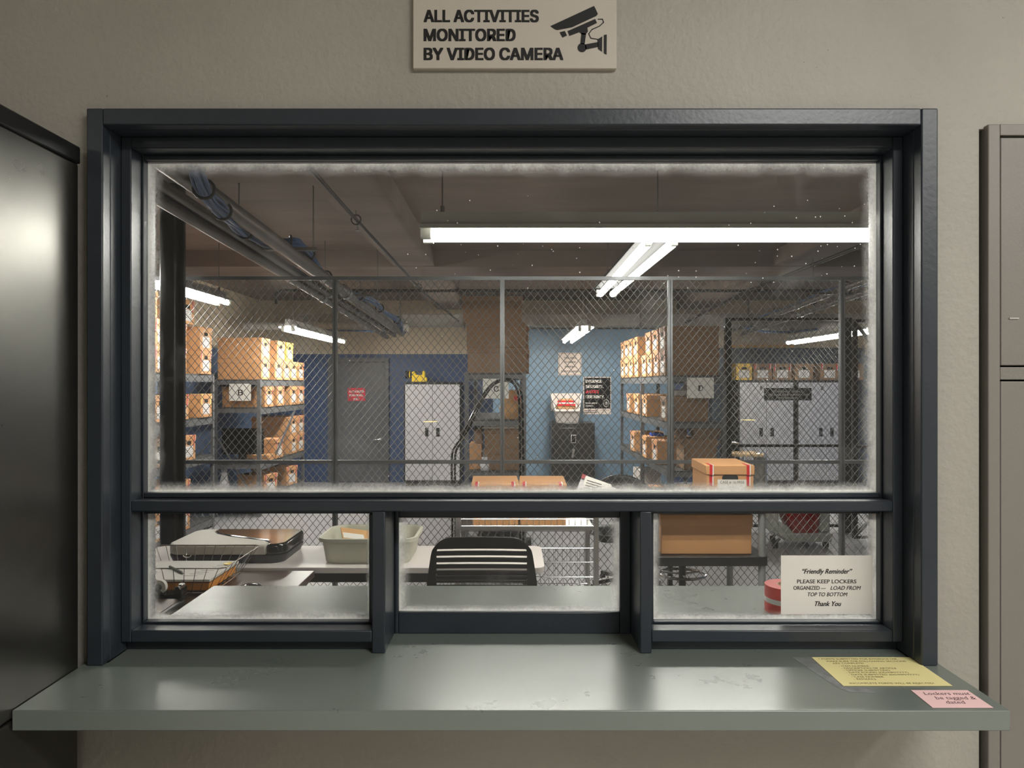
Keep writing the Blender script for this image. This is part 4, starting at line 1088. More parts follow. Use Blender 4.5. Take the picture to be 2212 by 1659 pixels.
silver_cabinet('silver tread-plate cabinet beside the charcoal door with a yellow lantern on top', pX(872, YCAB), pX(996, YCAB), pZ(825, YCAB), YCAB)
silver_cabinet('left silver tread-plate cabinet inside the cage', pX(1595, YCAB), pX(1717, YCAB), pZ(821, YCAB), YCAB, pX(1644, YCAB))
silver_cabinet('right silver tread-plate cabinet inside the cage', pX(1722, YCAB), pX(1848, YCAB), pZ(821, YCAB), YCAB, pX(1776, YCAB))
s4 = wall_sign('cabinet_sign', 'black currency and valuables sign across the two caged cabinets', 1651, 1753, 838, 864.5, YCAB - 0.012, M['sign_black'], 'sign', 0.007)
for body, yb, w in (('CURRENCY, SMALL', 847.5, 64), ('VALUABLES & HANDGUNS', 854.5, 88), ('(NO DRUGS)', 861.2, 42)):
    fit_text('lettering', body, 1702, yb, w, YCAB - 0.0135, 0.052, M['bin_grey'], s4)
gK = 'file boxes on the caged cabinets'
zt = pZ(821, YCAB) + 0.001
SPEC['cab'] = (0.315, 0.40, 0.268, 'kraft_shaded', 'red_tape')
SPEC['cabp'] = (0.315, 0.40, 0.268, 'kraft_shaded', None)
SPEC['caby'] = (0.27, 0.40, 0.268, 'kraft_yellow', None)
put('caby', pX(1600, YCAB + .25), YCAB + 0.27, zt, 0, 'yellow file box at the left end of the caged cabinet tops', gK)
put('cab', pX(1627, YCAB + .05), YCAB - 0.13 + .2, zt, 0.03, 'brown red-taped box leaning before the yellow box on the left caged cabinet', gK) if False else None
put('cab', pX(1640, YCAB + .2), YCAB + 0.24, zt, 0.02, 'red-taped brown box beside the yellow box on the left caged cabinet', gK)
put('cab', pX(1683, YCAB + .2), YCAB + 0.24, zt, -0.02, 'red-taped brown box at the middle of the caged cabinet tops', gK)
put('cabp', pX(1728, YCAB + .2), YCAB + 0.24, zt, 0.02, 'plain brown box over the gap between the caged cabinets', gK)
put('cab', pX(1784, YCAB + .2), YCAB + 0.24, zt, -0.03, 'red-taped brown box on the right caged cabinet, left one', gK)
put('cabp', pX(1835, YCAB + .2), YCAB + 0.24, zt, 0.02, 'plain brown box at the right end of the caged cabinets', gK)

# yellow lantern
zl = pZ(825, YCAB); yl = YCAB + 0.12
ln = thing('lantern', 'yellow hand lantern with black head on the silver cabinet', 'lantern', (pX(903, yl), yl, zl))
LX = lambda u: pX(620 + u / 3.457, yl)
LZ = lambda v: zl + (775 - v) / 3.457 / F * yl
b = MB(); b.prism([(LX(935), LZ(774)), (LX(1045), LZ(774)), (LX(1045), LZ(745)), (LX(1030), LZ(735)), (LX(1030), LZ(692)), (LX(1015), LZ(692)), (LX(1012), LZ(722)), (LX(965), LZ(722)), (LX(955), LZ(695)), (LX(935), LZ(700))], yl - 0.06, yl + 0.06, 'xz')
b.build('lantern_body', M['lantern_yellow'], ln, bevel=0.006)
MB().tube([(LX(938), yl, LZ(722)), (LX(912), yl, LZ(720)), (LX(888), yl, LZ(720))], 0.055, 16, r1=0.065).build('lantern_head', M['black'], ln, smooth=True)
MB().tube([(LX(915), yl, LZ(720)), (LX(922), yl, LZ(720))], 0.067, 16).build('lantern_ring', M['lantern_yellow'], ln, smooth=True)
MB().bar((LX(950), yl, LZ(700)), (LX(1020), yl, LZ(700)), 0.04, 0.02).build('lantern_handle', M['black'], ln)

# black safe with a hopper bin on top
YS = 10.65
sx0, sx1, sz = pX(1191, YS), pX(1285, YS), pZ(914, YS)
sf = thing('safe', 'black upright safe against the pale blue wall', 'safe', ((sx0 + sx1) / 2, YS + 0.28, 0))
MB().box(sx0, sx1, YS, YS + 0.56, 0, sz).build('safe_body', M['safe_black'], sf, bevel=0.008)
MB().box(sx0 + 0.03, sx1 - 0.03, YS - 0.012, YS, 0.06, sz - 0.07).build('safe_door', M['safe_black'], sf, bevel=0.006)
b = MB(); b.box(pX(1233, YS), pX(1244, YS), YS - 0.024, YS - 0.012, pZ(957, YS), pZ(939, YS)); kp = b.build('keypad', M['bin_grey'], sf, bevel=0.004)
MB().box(pX(1234.5, YS), pX(1242.5, YS), YS - 0.026, YS - 0.0235, pZ(955, YS), pZ(941, YS)).build('keypad_face', M['black_gloss'], kp)
b = MB(); b.cyl((pX(1239, YS), YS - 0.03, pZ(972, YS)), 0.022, 0.02, 14, 'y'); b.bar((pX(1239, YS), YS - 0.035, pZ(972, YS)), (pX(1236, YS), YS - 0.035, pZ(988, YS)), 0.03, 0.014)
b.build('safe_lever', M['steel'], sf)
YBn = 10.75
bn = thing('hopper_bin', 'grey hopper bin with open front holding evidence bags on the black safe', 'bin', (pX(1225, YBn), YBn + 0.15, sz))
X = lambda x: pX(x, YBn)
zb0 = sz; zb1 = sz + 0.17; zb2 = pZ(850, YBn)
MB().loft([[Vector((x, y, zb0)) for x, y in rrect(X(1203), X(1250), YBn + 0.03, YBn + 0.30, 0.02, 3)], [Vector((x, y, zb1)) for x, y in rrect(X(1198), X(1254), YBn, YBn + 0.34, 0.02, 3)]], True, True).build('bin_base', M['bin_grey'], bn, smooth=True)
b = MB()
xl, xr = X(1190), X(1260); xlb, xrb = X(1199), X(1252); t_ = 0.02
b.box(xl + 0.02, xr - 0.02, YBn + 0.33, YBn + 0.35, zb1, zb2)
for xa, xb_, s_ in ((xl, xlb, 1), (xr, xrb, -1)):
    b.loft([[Vector((xb_, y, zb1)) for y in (YBn - 0.02, YBn + 0.35)] + [Vector((xb_ + s_ * t_, y, zb1)) for y in (YBn + 0.35, YBn - 0.02)],
            [Vector((xa, y, zb2)) for y in (YBn + 0.18, YBn + 0.35)] + [Vector((xa + s_ * t_, y, zb2)) for y in (YBn + 0.35, YBn + 0.18)]])
b.box(xlb, xrb, YBn - 0.03, YBn - 0.005, zb1, zb1 + 0.035)
b.build('bin_hopper', M['bin_light'], bn, bevel=0.004)
def pillow_bag(name, label, cat, c, sx, sy, sz_, m, parts=(), tilt=0.0, group=None, seed=1):
    """a soft bag: a rounded cushion form with rippled skin"""
    rnd = random.Random(seed)
    t = thing(name, label, cat, c, group)
    rings = []; n = 20
    for i in range(9):
        v = i / 8; z = v * sz_; f = 0.62 + 0.38 * math.sin(math.pi * min(1, v * 1.15 + 0.12)); fy = f * (1 - 0.75 * v ** 3)
        ring = []
        for j in range(n):
            a = 2 * math.pi * j / n; ca, sa = math.cos(a), math.sin(a)
            k = 1 + rnd.uniform(-0.05, 0.05)
            ring.append(Vector((c[0] + sx / 2 * f * k * math.copysign(abs(ca) ** 0.5, ca) + tilt * z, c[1] + sy / 2 * fy * k * math.copysign(abs(sa) ** 0.7, sa), c[2] + z)))
        rings.append(ring)
    MB().loft(rings).build('bag_skin', m, t, smooth=True)
    for nm, mm, z0, z1, xa, xb_ in parts:
        MB().box(c[0] + xa, c[0] + xb_, c[1] - sy / 2 - 0.004, c[1] - sy / 2 + 0.02, c[2] + z0, c[2] + z1).build(nm, mm, t)
    return t
cbx = X(1223.5)
pillow_bag('paper_evidence_bag', 'brown paper evidence bag with red tape in the grey hopper bin', 'bag', (cbx, YBn + 0.14, zb1 + 0.001), 0.30, 0.22, 0.19, M['paperbag'],
           (('red_strip', M['red_tape'], 0.085, 0.115, -0.135, 0.14), ('white_strip', M['white_tape'], 0.115, 0.135, -0.12, 0.12), ('red_strip', M['red_tape'], 0.135, 0.165, -0.13, 0.13)), seed=3)

# ------------------------------------------------------------------ things on rack C, hand truck
pillow_bag('paper_bag', 'crumpled brown paper bag on rack C under the C sign', 'bag', (0.0, 7.68, 1.286), 0.27, 0.26, 0.31, M['paperbag'], (('red_label', M['red_tape'], 0.20, 0.24, 0.02, 0.10),), seed=5)
def plain_box(name, label, cat, x0, x1, y0, y1, z0, z1, m, flaps=False, group=None):
    t = thing(name, label, cat, ((x0 + x1) / 2, (y0 + y1) / 2, z0), group)
    if not flaps:
        MB().box(x0, x1, y0, y1, z0, z1).build('box_body', m, t, bevel=0.004)
        MB().box(x0 + 0.01, x1 - 0.01, (y0 + y1) / 2 - 0.025, (y0 + y1) / 2 + 0.025, z1 - 0.001, z1 + 0.0012).build('packing_tape', M['brown_roll'], t)
    else:
        b = MB(); w = 0.006
        b.box(x0, x1, y0, y1, z0, z0 + w); b.box(x0, x1, y0, y0 + w, z0, z1); b.box(x0, x1, y1 - w, y1, z0, z1); b.box(x0, x0 + w, y0, y1, z0, z1); b.box(x1 - w, x1, y0, y1, z0, z1)
        b.build('box_body', m, t)
        MB().bar((x0 - 0.05, (y0 + y1) / 2, z1 - 0.05), (x0, (y0 + y1) / 2, z1 - 0.005), y1 - y0, 0.006, up=(0, 0, 1)).build('box_flap', m, t)
        MB().bar((x1 + 0.06, (y0 + y1) / 2, z1 - 0.04), (x1, (y0 + y1) / 2, z1 - 0.005), y1 - y0, 0.006).build('box_flap', m, t)
        MB().prism([(x0, z1 - 0.005), (x1, z1 - 0.005), (x1 + 0.02, z1 - 0.07), (x0 - 0.02, z1 - 0.07)], y0 - 0.012, y0 - 0.006, 'xz').build('box_flap', m, t)
    return t
plain_box('carton', 'narrow brown carton left of the paired boxes on rack C', 'box', -0.455, -0.325, 7.6, 7.95, 0.746, 1.02, M['kraft'])
plain_box('carton', 'small upright carton atop the narrow carton on rack C', 'box', -0.40, -0.32, 7.62, 7.9, 1.021, 1.19, M['kraft_shaded'])
for i, (w, z, mm, lab) in enumerate(((0.40, 1.192, 'kraft_shaded', 'lowest flat carton lying on the paired boxes of rack C'),)):
    plain_box('flat_carton', lab, 'box', -0.30, 0.12, 7.50, 7.85, 1.19, 1.2, M[mm]) if False else None
def bound(name, label, x0, x1, y0, y1, z0, z1, m):
    t = thing(name, label, 'folder', ((x0 + x1) / 2, (y0 + y1) / 2, z0), 'flat folders on rack C')
    MB().box(x0, x1, y0, y1, z0, z1).build('cover', m, t, bevel=0.002)
    MB().box(x0 + 0.004, x1 - 0.003, y0 - 0.0012, y0 + 0.02, z0 + 0.004, z1 - 0.004).build('pages', M['paper'], t)
for lab, z0, z1, x0, x1, m in (('lowest flat folder on top of rack C\'s boxes', 1.1895, 1.204, -0.32, 0.09, 'kraft_shaded'), ('middle flat folder on top of rack C\'s boxes', 1.2045, 1.222, -0.30, 0.10, 'chair_grey'), ('top flat folder on top of rack C\'s boxes', 1.2225, 1.238, -0.34, 0.07, 'kraft')):
    bound('flat_folder', lab, x0, x1, 7.50, 7.74, z0, z1, M[m])
pillow_bag('plastic_bag', 'small white plastic bag at the front of the third shelf of rack C', 'bag', (-0.29, 7.53, 0.746), 0.10, 0.08, 0.14, M['poly_bag'], seed=9)
tb = thing('paper_roll', 'white paper roll standing low on rack C', 'roll', (pX(1118, 7.5), 7.54, 0.2)); b = MB(); b.lathe([(0.015, 0.001), (0.042, 0.001), (0.042, 0.44), (0.015, 0.44)], (pX(1118, 7.5), 7.54, 0.2), 20); b.build('roll_body', M['paper'], tb, smooth=True)
MB().lathe([(0.012, 0.0), (0.0152, 0.0), (0.0152, 0.442), (0.012, 0.442)], (pX(1118, 7.5), 7.54, 0.2), 20).build('roll_core', M['card_core'], tb, smooth=True)
plain_box('low_carton', 'low brown carton on the bottom shelf of rack C', 'box', -0.40, 0.0, 7.55, 7.95, 0.201, 0.52, M['kraft_shaded'])

YH = 6.5
ht = thing('hand_truck', 'black tubular hand truck with arched handle leaning before rack C', 'hand truck', (pX(1060, YH), YH, 0))
C4 = lambda u, v: px(940 + u / 3.457, 600 + v / 3.457, YH)
arc = [(128, 1640), (125, 1540), (126, 1330), (150, 1260), (200, 1180), (265, 1050), (330, 930), (375, 850), (430, 790), (490, 762), (545, 757), (600, 775), (635, 830), (650, 920), (655, 1100), (658, 1330), (658, 1640)]
for k, (dx_, m_) in enumerate(((0.0, 'rubber'), (0.055, 'rubber'))):
    pts = []
    n_ = len(arc)
    cx_, cy_ = 400, 1400
    for u, v in arc:
        du_ = (u - cx_); pts.append(C4(u - (dx_ * 420) * (1 if u > 400 else -1) * min(1, abs(du_) / 120), v + dx_ * 420 * (1 if v < 900 else 0) * (1 - min(1, abs(du_) / 300))) + Vector((0, k * 0.01, 0)))
    path = []
    for i in range(len(pts) - 1):
        p0, p1, p2, p3 = pts[max(i - 1, 0)], pts[i], pts[i + 1], pts[min(i + 2, len(pts) - 1)]
        for j in range(4):
            u = j / 4
            path.append(0.5 * (2 * p1 + (p2 - p0) * u + (2 * p0 - 5 * p1 + 4 * p2 - p3) * u * u + (3 * p1 - p0 - 3 * p2 + p3) * u ** 3))
    path.append(pts[-1])
    last = path[-1]; first = path[0]
    path = [Vector((first.x, first.y, 0.12))] + path + [Vector((last.x, last.y, 0.12))]
    MB().tube(path, 0.011, 10).build('tube_frame', M['black_gloss'], ht, smooth=True)
xL_, xR_ = C4(126, 1400).x, C4(658, 1400).x
MB().bar((xL_, YH, 0.55), (xR_, YH, 0.55), 0.03, 0.05).build('cross_bar', M['black'], ht)
MB().bar((xL_, YH, 0.20), (xR_, YH, 0.20), 0.03, 0.05).build('cross_bar', M['black'], ht)
MB().box(xL_, xR_, YH - 0.25, YH, 0.02, 0.03).build('toe_plate', M['steel'], ht)
for x in (xL_ - 0.05, xR_ + 0.05): MB().lathe([(0.03, -0.025), (0.11, -0.025), (0.12, -0.012), (0.12, 0.012), (0.11, 0.025), (0.03, 0.025)], (x, YH + 0.08, 0.12), 24, 'x').build('wheel', M['rubber'], ht, smooth=True)
MB().tube([(xL_ - 0.08, YH + 0.08, 0.12), (xR_ + 0.08, YH + 0.08, 0.12)], 0.01).build('axle', M['steel'], ht)

# ------------------------------------------------------------------ things on rack D
yu = 7.95
un = thing('steel_urn', 'shiny steel urn with two loop handles on rack D', 'urn', (1.80, yu, 1.266))
MB().lathe([(0.07, 0), (0.085, 0.01), (0.085, 0.03), (0.105, 0.05), (0.11, 0.20), (0.105, 0.225), (0.09, 0.235), (0.06, 0.25), (0.012, 0.255), (0.012, 0.275), (0.004, 0.277)], (1.80, yu, 1.266), 24).build('urn_body', M['steel'], un, smooth=True)
for a in (-1, 1):
    c_ = Vector((1.80, yu + a * 0.11, 1.45))
    MB().tube([c_ + Vector((0, a * 0.05 * math.sin(t_ * math.pi / 8), -0.06 + 0.12 * t_ / 8)) for t_ in range(9)], 0.006, 8).build('urn_handle', M['chrome'], un, smooth=True)
MB().box(1.685, 1.69, yu - 0.03, yu + 0.03, 1.31, 1.345).build('urn_label', M['paper'], un)
pt = thing('cooking_pot', 'wide steel cooking pot on rack D behind the D sign', 'pot', (1.83, 7.62, 1.529))
MB().lathe([(0.10, 0.0), (0.115, 0.008), (0.12, 0.06), (0.125, 0.062), (0.11, 0.064), (0.02, 0.08), (0.015, 0.10), (0.006, 0.101)], (1.83, 7.62, 1.529), 24).build('pot_body', M['steel'], pt, smooth=True)
for a in (-1, 1): MB().tube([(1.83 + a * 0.115, 7.59, 1.57), (1.83 + a * 0.155, 7.60, 1.575), (1.83 + a * 0.155, 7.64, 1.575), (1.83 + a * 0.115, 7.65, 1.57)], 0.006, 8).build('pot_handle', M['chrome'], pt, smooth=True)
def basket(name, label, c, w, d, h, m, tilt=0, flare=1.12):
    t = thing(name, label, 'basket', c)
    o = [[Vector((c[0] + x * f, c[1] + y * f, c[2] + z)) for x, y in rrect(-w / 2, w / 2, -d / 2, d / 2, min(w, d) * 0.25, 4)] for f, z in ((0.9, 0), (1.0, h * 0.5), (flare, h), (flare * 0.95, h), (0.93, h * 0.5), (0.82, 0.015))]
    MB().loft(o).build('basket_weave', m, t, smooth=True)
    r = rrect(c[0] - w / 2 * flare, c[0] + w / 2 * flare, c[1] - d / 2 * flare, c[1] + d / 2 * flare, min(w, d) * 0.25, 4)
    MB().tube([(x, y, c[2] + h) for x, y in r], 0.009, 6, closed=True).build('basket_rim', m, t, smooth=True)
    t.rotation_euler = (tilt, 0, 0)
    return t
basket('woven_basket', 'tall blue-grey woven basket standing behind the D sign', (2.145, 7.48, 1.266), 0.115, 0.16, 0.38, M['basket_blue'], flare=1.05)
basket('woven_basket', 'wide tan woven basket nested on the open carton of rack D', (2.04, 7.50, 1.09), 0.30, 0.22, 0.12, M['basket_tan'])
basket('woven_basket', 'small tan woven basket left of the wide one on rack D', (1.80, 7.58, 1.088), 0.11, 0.13, 0.10, M['basket_tan'])
plain_box('open_carton', 'open brown carton with loose flaps on rack D\'s third shelf', 'box', 1.80, 2.14, 7.42, 7.78, 0.761, 1.085, M['kraft_shaded'], flaps=True)
bl = thing('blue_case', 'small bright blue case on rack D behind the fence post', 'case', (1.80, 8.72, 1.024))
MB().box(1.70, 1.85, 8.66, 8.78, 1.024, 1.06).build('case_body', M['blue_glow'], bl, bevel=0.006); MB().bar((1.74, 8.66, 1.07), (1.81, 8.66, 1.07), 0.012).build('case_handle', M['black'], bl)
gBd = 'grey binders on rack D'
for i, (y, a, lab) in enumerate(((9.3, 0.0, 'nearest upright grey binder on rack D\'s lowest shelf'), (9.42, 0.02, 'second upright grey binder on rack D\'s lowest shelf'), (9.55, 0.06, 'third upright grey binder on rack D\'s lowest shelf'), (9.69, 0.1, 'farthest upright grey binder on rack D\'s lowest shelf'))):
    t = thing('binder', lab, 'binder', (1.80, y, 0.201), gBd)
    MB().box(1.66, 1.94, y - 0.04, y + 0.04, 0.201, 0.53).build('binder_cover', M['bin_light'], t, bevel=0.003)
    MB().box(1.6585, 1.661, y - 0.025, y + 0.025, 0.33, 0.46).build('spine_label', M['paper'], t)
# rack B extras
mo = thing('monitor', 'black flat monitor standing on rack B\'s third shelf', 'monitor', (-3.43, 9.05, 0.666))
x0, x1 = pX(480, 9.0), pX(570, 9.0)
MB().box(x0, x1, 8.98, 9.01, 0.77, 1.10).build('monitor_screen', M['screen'], mo, bevel=0.004)
MB().box(-3.47, -3.37, 9.0, 9.03, 0.68, 0.80).build('monitor_stem', M['black'], mo); MB().box(-3.55, -3.29, 8.95, 9.12, 0.666, 0.682).build('monitor_base', M['black'], mo, bevel=0.004)
plain_box('flat_carton', 'small flat carton in front of the boxes on rack B\'s third shelf', 'box', -3.36, -3.145, 9.2, 9.42, 0.666, 0.74, M['kraft'])
pillow_bag('plastic_bag', 'silvery plastic bag on the bottom shelf of rack B', 'bag', (-3.63, 8.96, 0.226), 0.12, 0.12, 0.36, M['poly_bag'], seed=11)

# ------------------------------------------------------------------ office furniture behind the window
ZT = 0.74
tw = thing('white_table', 'long white table behind the black chair', 'table', (-0.8, 3.8, 0))
pts = rrect(-2.0, 0.165, 3.56, 4.04, 0.045, 6)
MB().prism(pts, ZT - 0.03, ZT, 'xy').build('table_top', M['desk_white'], tw, bevel=0.003)
MB().box(-1.9, 0.10, 3.60, 3.62, ZT - 0.085, ZT - 0.03).build('table_apron', M['black'], tw)
MB().box(-1.9, 0.10, 3.98, 4.0, ZT - 0.085, ZT - 0.03).build('table_apron', M['black'], tw)
for x in (-1.9, 0.06):
    for y in (3.62, 3.96): MB().box(x, x + 0.04, y - 0.0, y + 0.02, 0, ZT - 0.03).build('table_leg', M['black'], tw)
td = thing('brown_desk', 'dark brown desk at the left below the inner counter', 'desk', (-1.5, 2.9, 0))
MB().box(-2.3, -0.972, 2.30, 3.50, ZT - 0.03, ZT).build('desk_top', M['desk_brown'], td, bevel=0.003)
MB().box(-1.02, -1.0, 2.35, 3.46, 0, ZT - 0.03).build('desk_panel', M['desk_brown'], td); MB().box(-2.28, -2.26, 2.35, 3.46, 0, ZT - 0.03).build('desk_panel', M['desk_brown'], td)
MB().box(-2.26, -1.02, 3.40, 3.42, 0.3, ZT - 0.03).build('modesty_panel', M['desk_brown'], td)

# printer
pr = thing('scanner', 'light grey flatbed scanner with glossy black end on the white table', 'scanner', (-1.45, 3.83, ZT))
out = rrect(-1.775, -1.165, 3.63, 4.03, 0.07, 6)
MB().loft([[Vector((x, y, ZT + 0.001)) for x, y in rrect(-1.76, -1.18, 3.645, 4.02, 0.06, 6)], [Vector((x, y, ZT + 0.035)) for x, y in rrect(-1.775, -1.165, 3.632, 4.03, 0.07, 6)], [Vector((x, y, ZT + 0.042)) for x, y in rrect(-1.775, -1.165, 3.632, 4.03, 0.07, 6)]]).build('scanner_base', M['printer_dark'], pr, smooth=True)
curve = [(-1.255, 3.62), (-1.265, 3.70), (-1.30, 3.74), (-1.40, 3.785), (-1.52, 3.84), (-1.62, 3.91), (-1.665, 3.98), (-1.66, 4.04)]
def side_of(p):
    # signed: right of the curve?
    x, y = p
    for (xa, ya), (xb_, yb) in zip(curve[:-1], curve[1:]):
        if ya <= y <= yb or yb <= y <= ya:
            u = (y - ya) / (yb - ya) if yb != ya else 0
            return x > xa + (xb_ - xa) * u
    return x > curve[-1][0]
inner = [(-1.257, 3.632), (-1.265, 3.70), (-1.30, 3.74), (-1.40, 3.785), (-1.52, 3.84), (-1.62, 3.91), (-1.665, 3.98), (-1.662, 4.03)]
left = [p for p in out if not side_of(p)]
right = [p for p in out if side_of(p)]
# out is counter-clockwise starting right/top
cx_ = -1.5
import functools
def ccw(ps, c):
    return sorted(ps, key=lambda p: math.atan2(p[1] - c[1], p[0] - c[0]))
lp = [p for p in out if not side_of(p)]
lp = [p for p in lp if p[1] > 3.83][::1] + [p for p in lp if p[1] <= 3.83]
white_poly = lp + inner
rp = [p for p in out if side_of(p)]
lo = [p for p in rp if p[1] <= 3.83]; hi = [p for p in rp if p[1] > 3.83]
dark_poly = lo + hi + inner[::-1]
MB().prism(white_poly, ZT + 0.043, ZT + 0.098, 'xy').build('scanner_lid', M['printer_white'], pr, bevel=0.012, seg=3)
MB().prism(dark_poly, ZT + 0.043, ZT + 0.100, 'xy').build('black_end', M['black_gloss'], pr, bevel=0.014, seg=3)
b = MB(); b.tube([(-1.66 + 0.02 * math.cos(a), 3.628, ZT + 0.046 - 0.012 * math.sin(a)) for a in [math.pi * k / 8 for k in range(9)]], 0.0025, 6); b.build('finger_notch', M['paper'], pr)

# wire letter basket with papers
bk = thing('wire_basket', 'chrome wire letter basket on the brown desk', 'basket', (-1.5, 3.3, ZT))
bx0, bx1, by0, by1 = -1.70, -1.31, 3.10, 3.44; tx0, tx1, ty0, ty1 = -1.78, -1.24, 3.06, 3.50
zb, zr_ = ZT + 0.008, ZT + 0.125
def bl_(u, v, k):   # point on the flared wall: u along, v which side
    pass
def rim(z, f):
    x0, x1 = bx0 + (tx0 - bx0) * f, bx1 + (tx1 - bx1) * f; y0, y1 = by0 + (ty0 - by0) * f, by1 + (ty1 - by1) * f
    return [(x0, y0, z), (x1, y0, z), (x1, y1, z), (x0, y1, z)]
def closed_bar(mb, q, r): mb.tube(sum([[Vector(q[i]).lerp(Vector(q[(i + 1) % 4]), u) for u in (0.04, 0.5, 0.96)] for i in range(4)], []), r, 6, closed=True)
b = MB(); closed_bar(b, rim(zr_, 1)[0:2] + rim(zr_, 1)[2:4], 0.0028); b.build('basket_rim', M['chrome'], bk, smooth=True)
# the front dips
b = MB(); closed_bar(b, rim(zb, 0), 0.0024); b.build('basket_foot', M['chrome'], bk, smooth=True)
b = MB()
for k in range(11):
    u = (k + 0.5) / 11
    f0, f1 = Vector(rim(zb, 0)[0]).lerp(Vector(rim(zb, 0)[1]), u), Vector(rim(zr_, 1)[0]).lerp(Vector(rim(zr_, 1)[1]), u)
    g0, g1 = Vector(rim(zb, 0)[3]).lerp(Vector(rim(zb, 0)[2]), u), Vector(rim(zr_, 1)[3]).lerp(Vector(rim(zr_, 1)[2]), u)
    b.tube([f1, f0, g0, g1], 0.0016, 5)
for k in range(7):
    u = (k + 0.5) / 7
    f0, f1 = Vector(rim(zb, 0)[0]).lerp(Vector(rim(zb, 0)[3]), u), Vector(rim(zr_, 1)[0]).lerp(Vector(rim(zr_, 1)[3]), u)
    g0, g1 = Vector(rim(zb, 0)[1]).lerp(Vector(rim(zb, 0)[2]), u), Vector(rim(zr_, 1)[1]).lerp(Vector(rim(zr_, 1)[2]), u)
    b.tube([f1, f0, g0, g1], 0.0016, 5)
b.build('wire_grid', M['chrome'], bk)
en = MB().box(-1.69, -1.33, 3.12, 3.42, ZT + 0.012, ZT + 0.048).build('orange_envelope', M['orange_env'], origin=(-1.5, 3.27, ZT + 0.012), bevel=0.004); tag(en, 'thick orange envelope at the bottom of the wire basket', 'envelope')
en2 = MB().box(-1.69, -1.325, 3.115, 3.42, ZT + 0.0485, ZT + 0.056).build('brown_folder', M['kraft_shaded'], origin=(-1.5, 3.27, ZT + 0.0485)); tag(en2, 'thin brown folder between papers and orange envelope in the basket', 'folder')
pa = MB().box(-1.70, -1.32, 3.10, 3.43, ZT + 0.0565, ZT + 0.066).build('paper_stack', M['paper'], origin=(-1.51, 3.265, ZT + 0.061)); tag(pa, 'white printed papers lying on top in the wire basket', 'papers')
b = MB(); 
for k in range(7): b.box(-1.46 + 0.012 * k, -1.40 + 0.012 * k, 3.16 + 0.03 * k, 3.163 + 0.03 * k, ZT + 0.0661, ZT + 0.0664)
b.build('printed_lines', M['ink_grey'], pa)
pe = thing('pen', 'dark silver pen lying on the papers in the basket', 'pen', (-1.53, 3.24, ZT + 0.072)); MB().tube([(-1.59, 3.30, ZT + 0.072), (-1.48, 3.19, ZT + 0.072)], 0.0055, 8).build('pen_barrel', M['chair_grey'], pe, smooth=True)
MB().tube([(-1.48, 3.19, ZT + 0.072), (-1.468, 3.178, ZT + 0.072)], 0.005, 8, r1=0.001).build('pen_tip', M['steel'], pe, smooth=True)
sn = MB().lathe([(0.0, 0.0), (0.022, 0.001), (0.022, 0.003), (0.0, 0.006)], (-1.345, 3.37, ZT + 0.0665), 20).build('yellow_tag', M['lantern_yellow'], smooth=True, origin=(-1.345, 3.37, ZT + 0.0665)); tag(sn, 'round yellow tag on the papers in the wire basket', 'tag')

# tape dispenser
yd = 3.02
td_ = thing('tape_dispenser', 'black desk tape dispenser with white tape roll before the wire basket', 'tape dispenser', (-1.47, yd, ZT))
xa, xb_ = pX(322, yd), pX(398, yd)
b = MB(); b.prism([(xa, ZT + 0.002), (xb_, ZT + 0.002), (xb_, ZT + 0.05), (xb_ - 0.012, ZT + 0.068), (xb_ - 0.026, ZT + 0.062), (xb_ - 0.03, ZT + 0.036), (xa + 0.07, ZT + 0.030), (xa + 0.03, ZT + 0.06), (xa + 0.004, ZT + 0.062)], yd - 0.03, yd + 0.03, 'xz'); b.build('dispenser_body', M['black_gloss'], td_, bevel=0.003)
rl = MB().lathe([(0.014, -0.010), (0.03, -0.010), (0.03, 0.010), (0.014, 0.010), (0.014, -0.010)], (xa + 0.045, yd, ZT + 0.058), 28, 'y').build('tape_roll', M['paper'], td_, smooth=True)
MB().lathe([(0.0, -0.012), (0.0139, -0.012), (0.0139, 0.012), (0.0, 0.012)], (xa + 0.045, yd, ZT + 0.058), 20, 'y').build('roll_hub', M['black'], rl, smooth=True)
MB().box(xb_ - 0.020, xb_ - 0.004, yd - 0.012, yd + 0.012, ZT + 0.0685, ZT + 0.071).build('cutter_blade', M['steel'], td_)
kb = thing('desk_pad', 'dark rounded desk pad edge at the lower left behind the counter end', 'desk pad', (-1.5, 2.75, ZT))
MB().prism(rrect(-1.85, -1.36, 2.50, 2.975, 0.03, 5), ZT + 0.0005, ZT + 0.022, 'xy').build('pad_body', M['black'], kb, bevel=0.006, seg=3)
MB().prism(rrect(-1.83, -1.38, 2.52, 2.955, 0.03, 5), ZT + 0.0225, ZT + 0.024, 'xy').build('pad_sheet', M['desk_brown'], kb)
ms = thing('mouse', 'glossy dark domed computer mouse on the brown desk edge', 'mouse', (pX(540, 3.2), 3.14, ZT))
MB().lathe([(0.058, 0.001), (0.06, 0.008), (0.054, 0.02), (0.040, 0.030), (0.020, 0.036), (0.0, 0.037)], (pX(540, 3.14), 3.14, ZT), 28).build('mouse_shell', M['black_gloss'], ms, smooth=True)
MB().tube([(pX(540, 3.14) - 0.004, 3.11, ZT + 0.036), (pX(540, 3.14) + 0.004, 3.11, ZT + 0.036)], 0.008, 10).build('mouse_wheel', M['chrome'], ms, smooth=True)

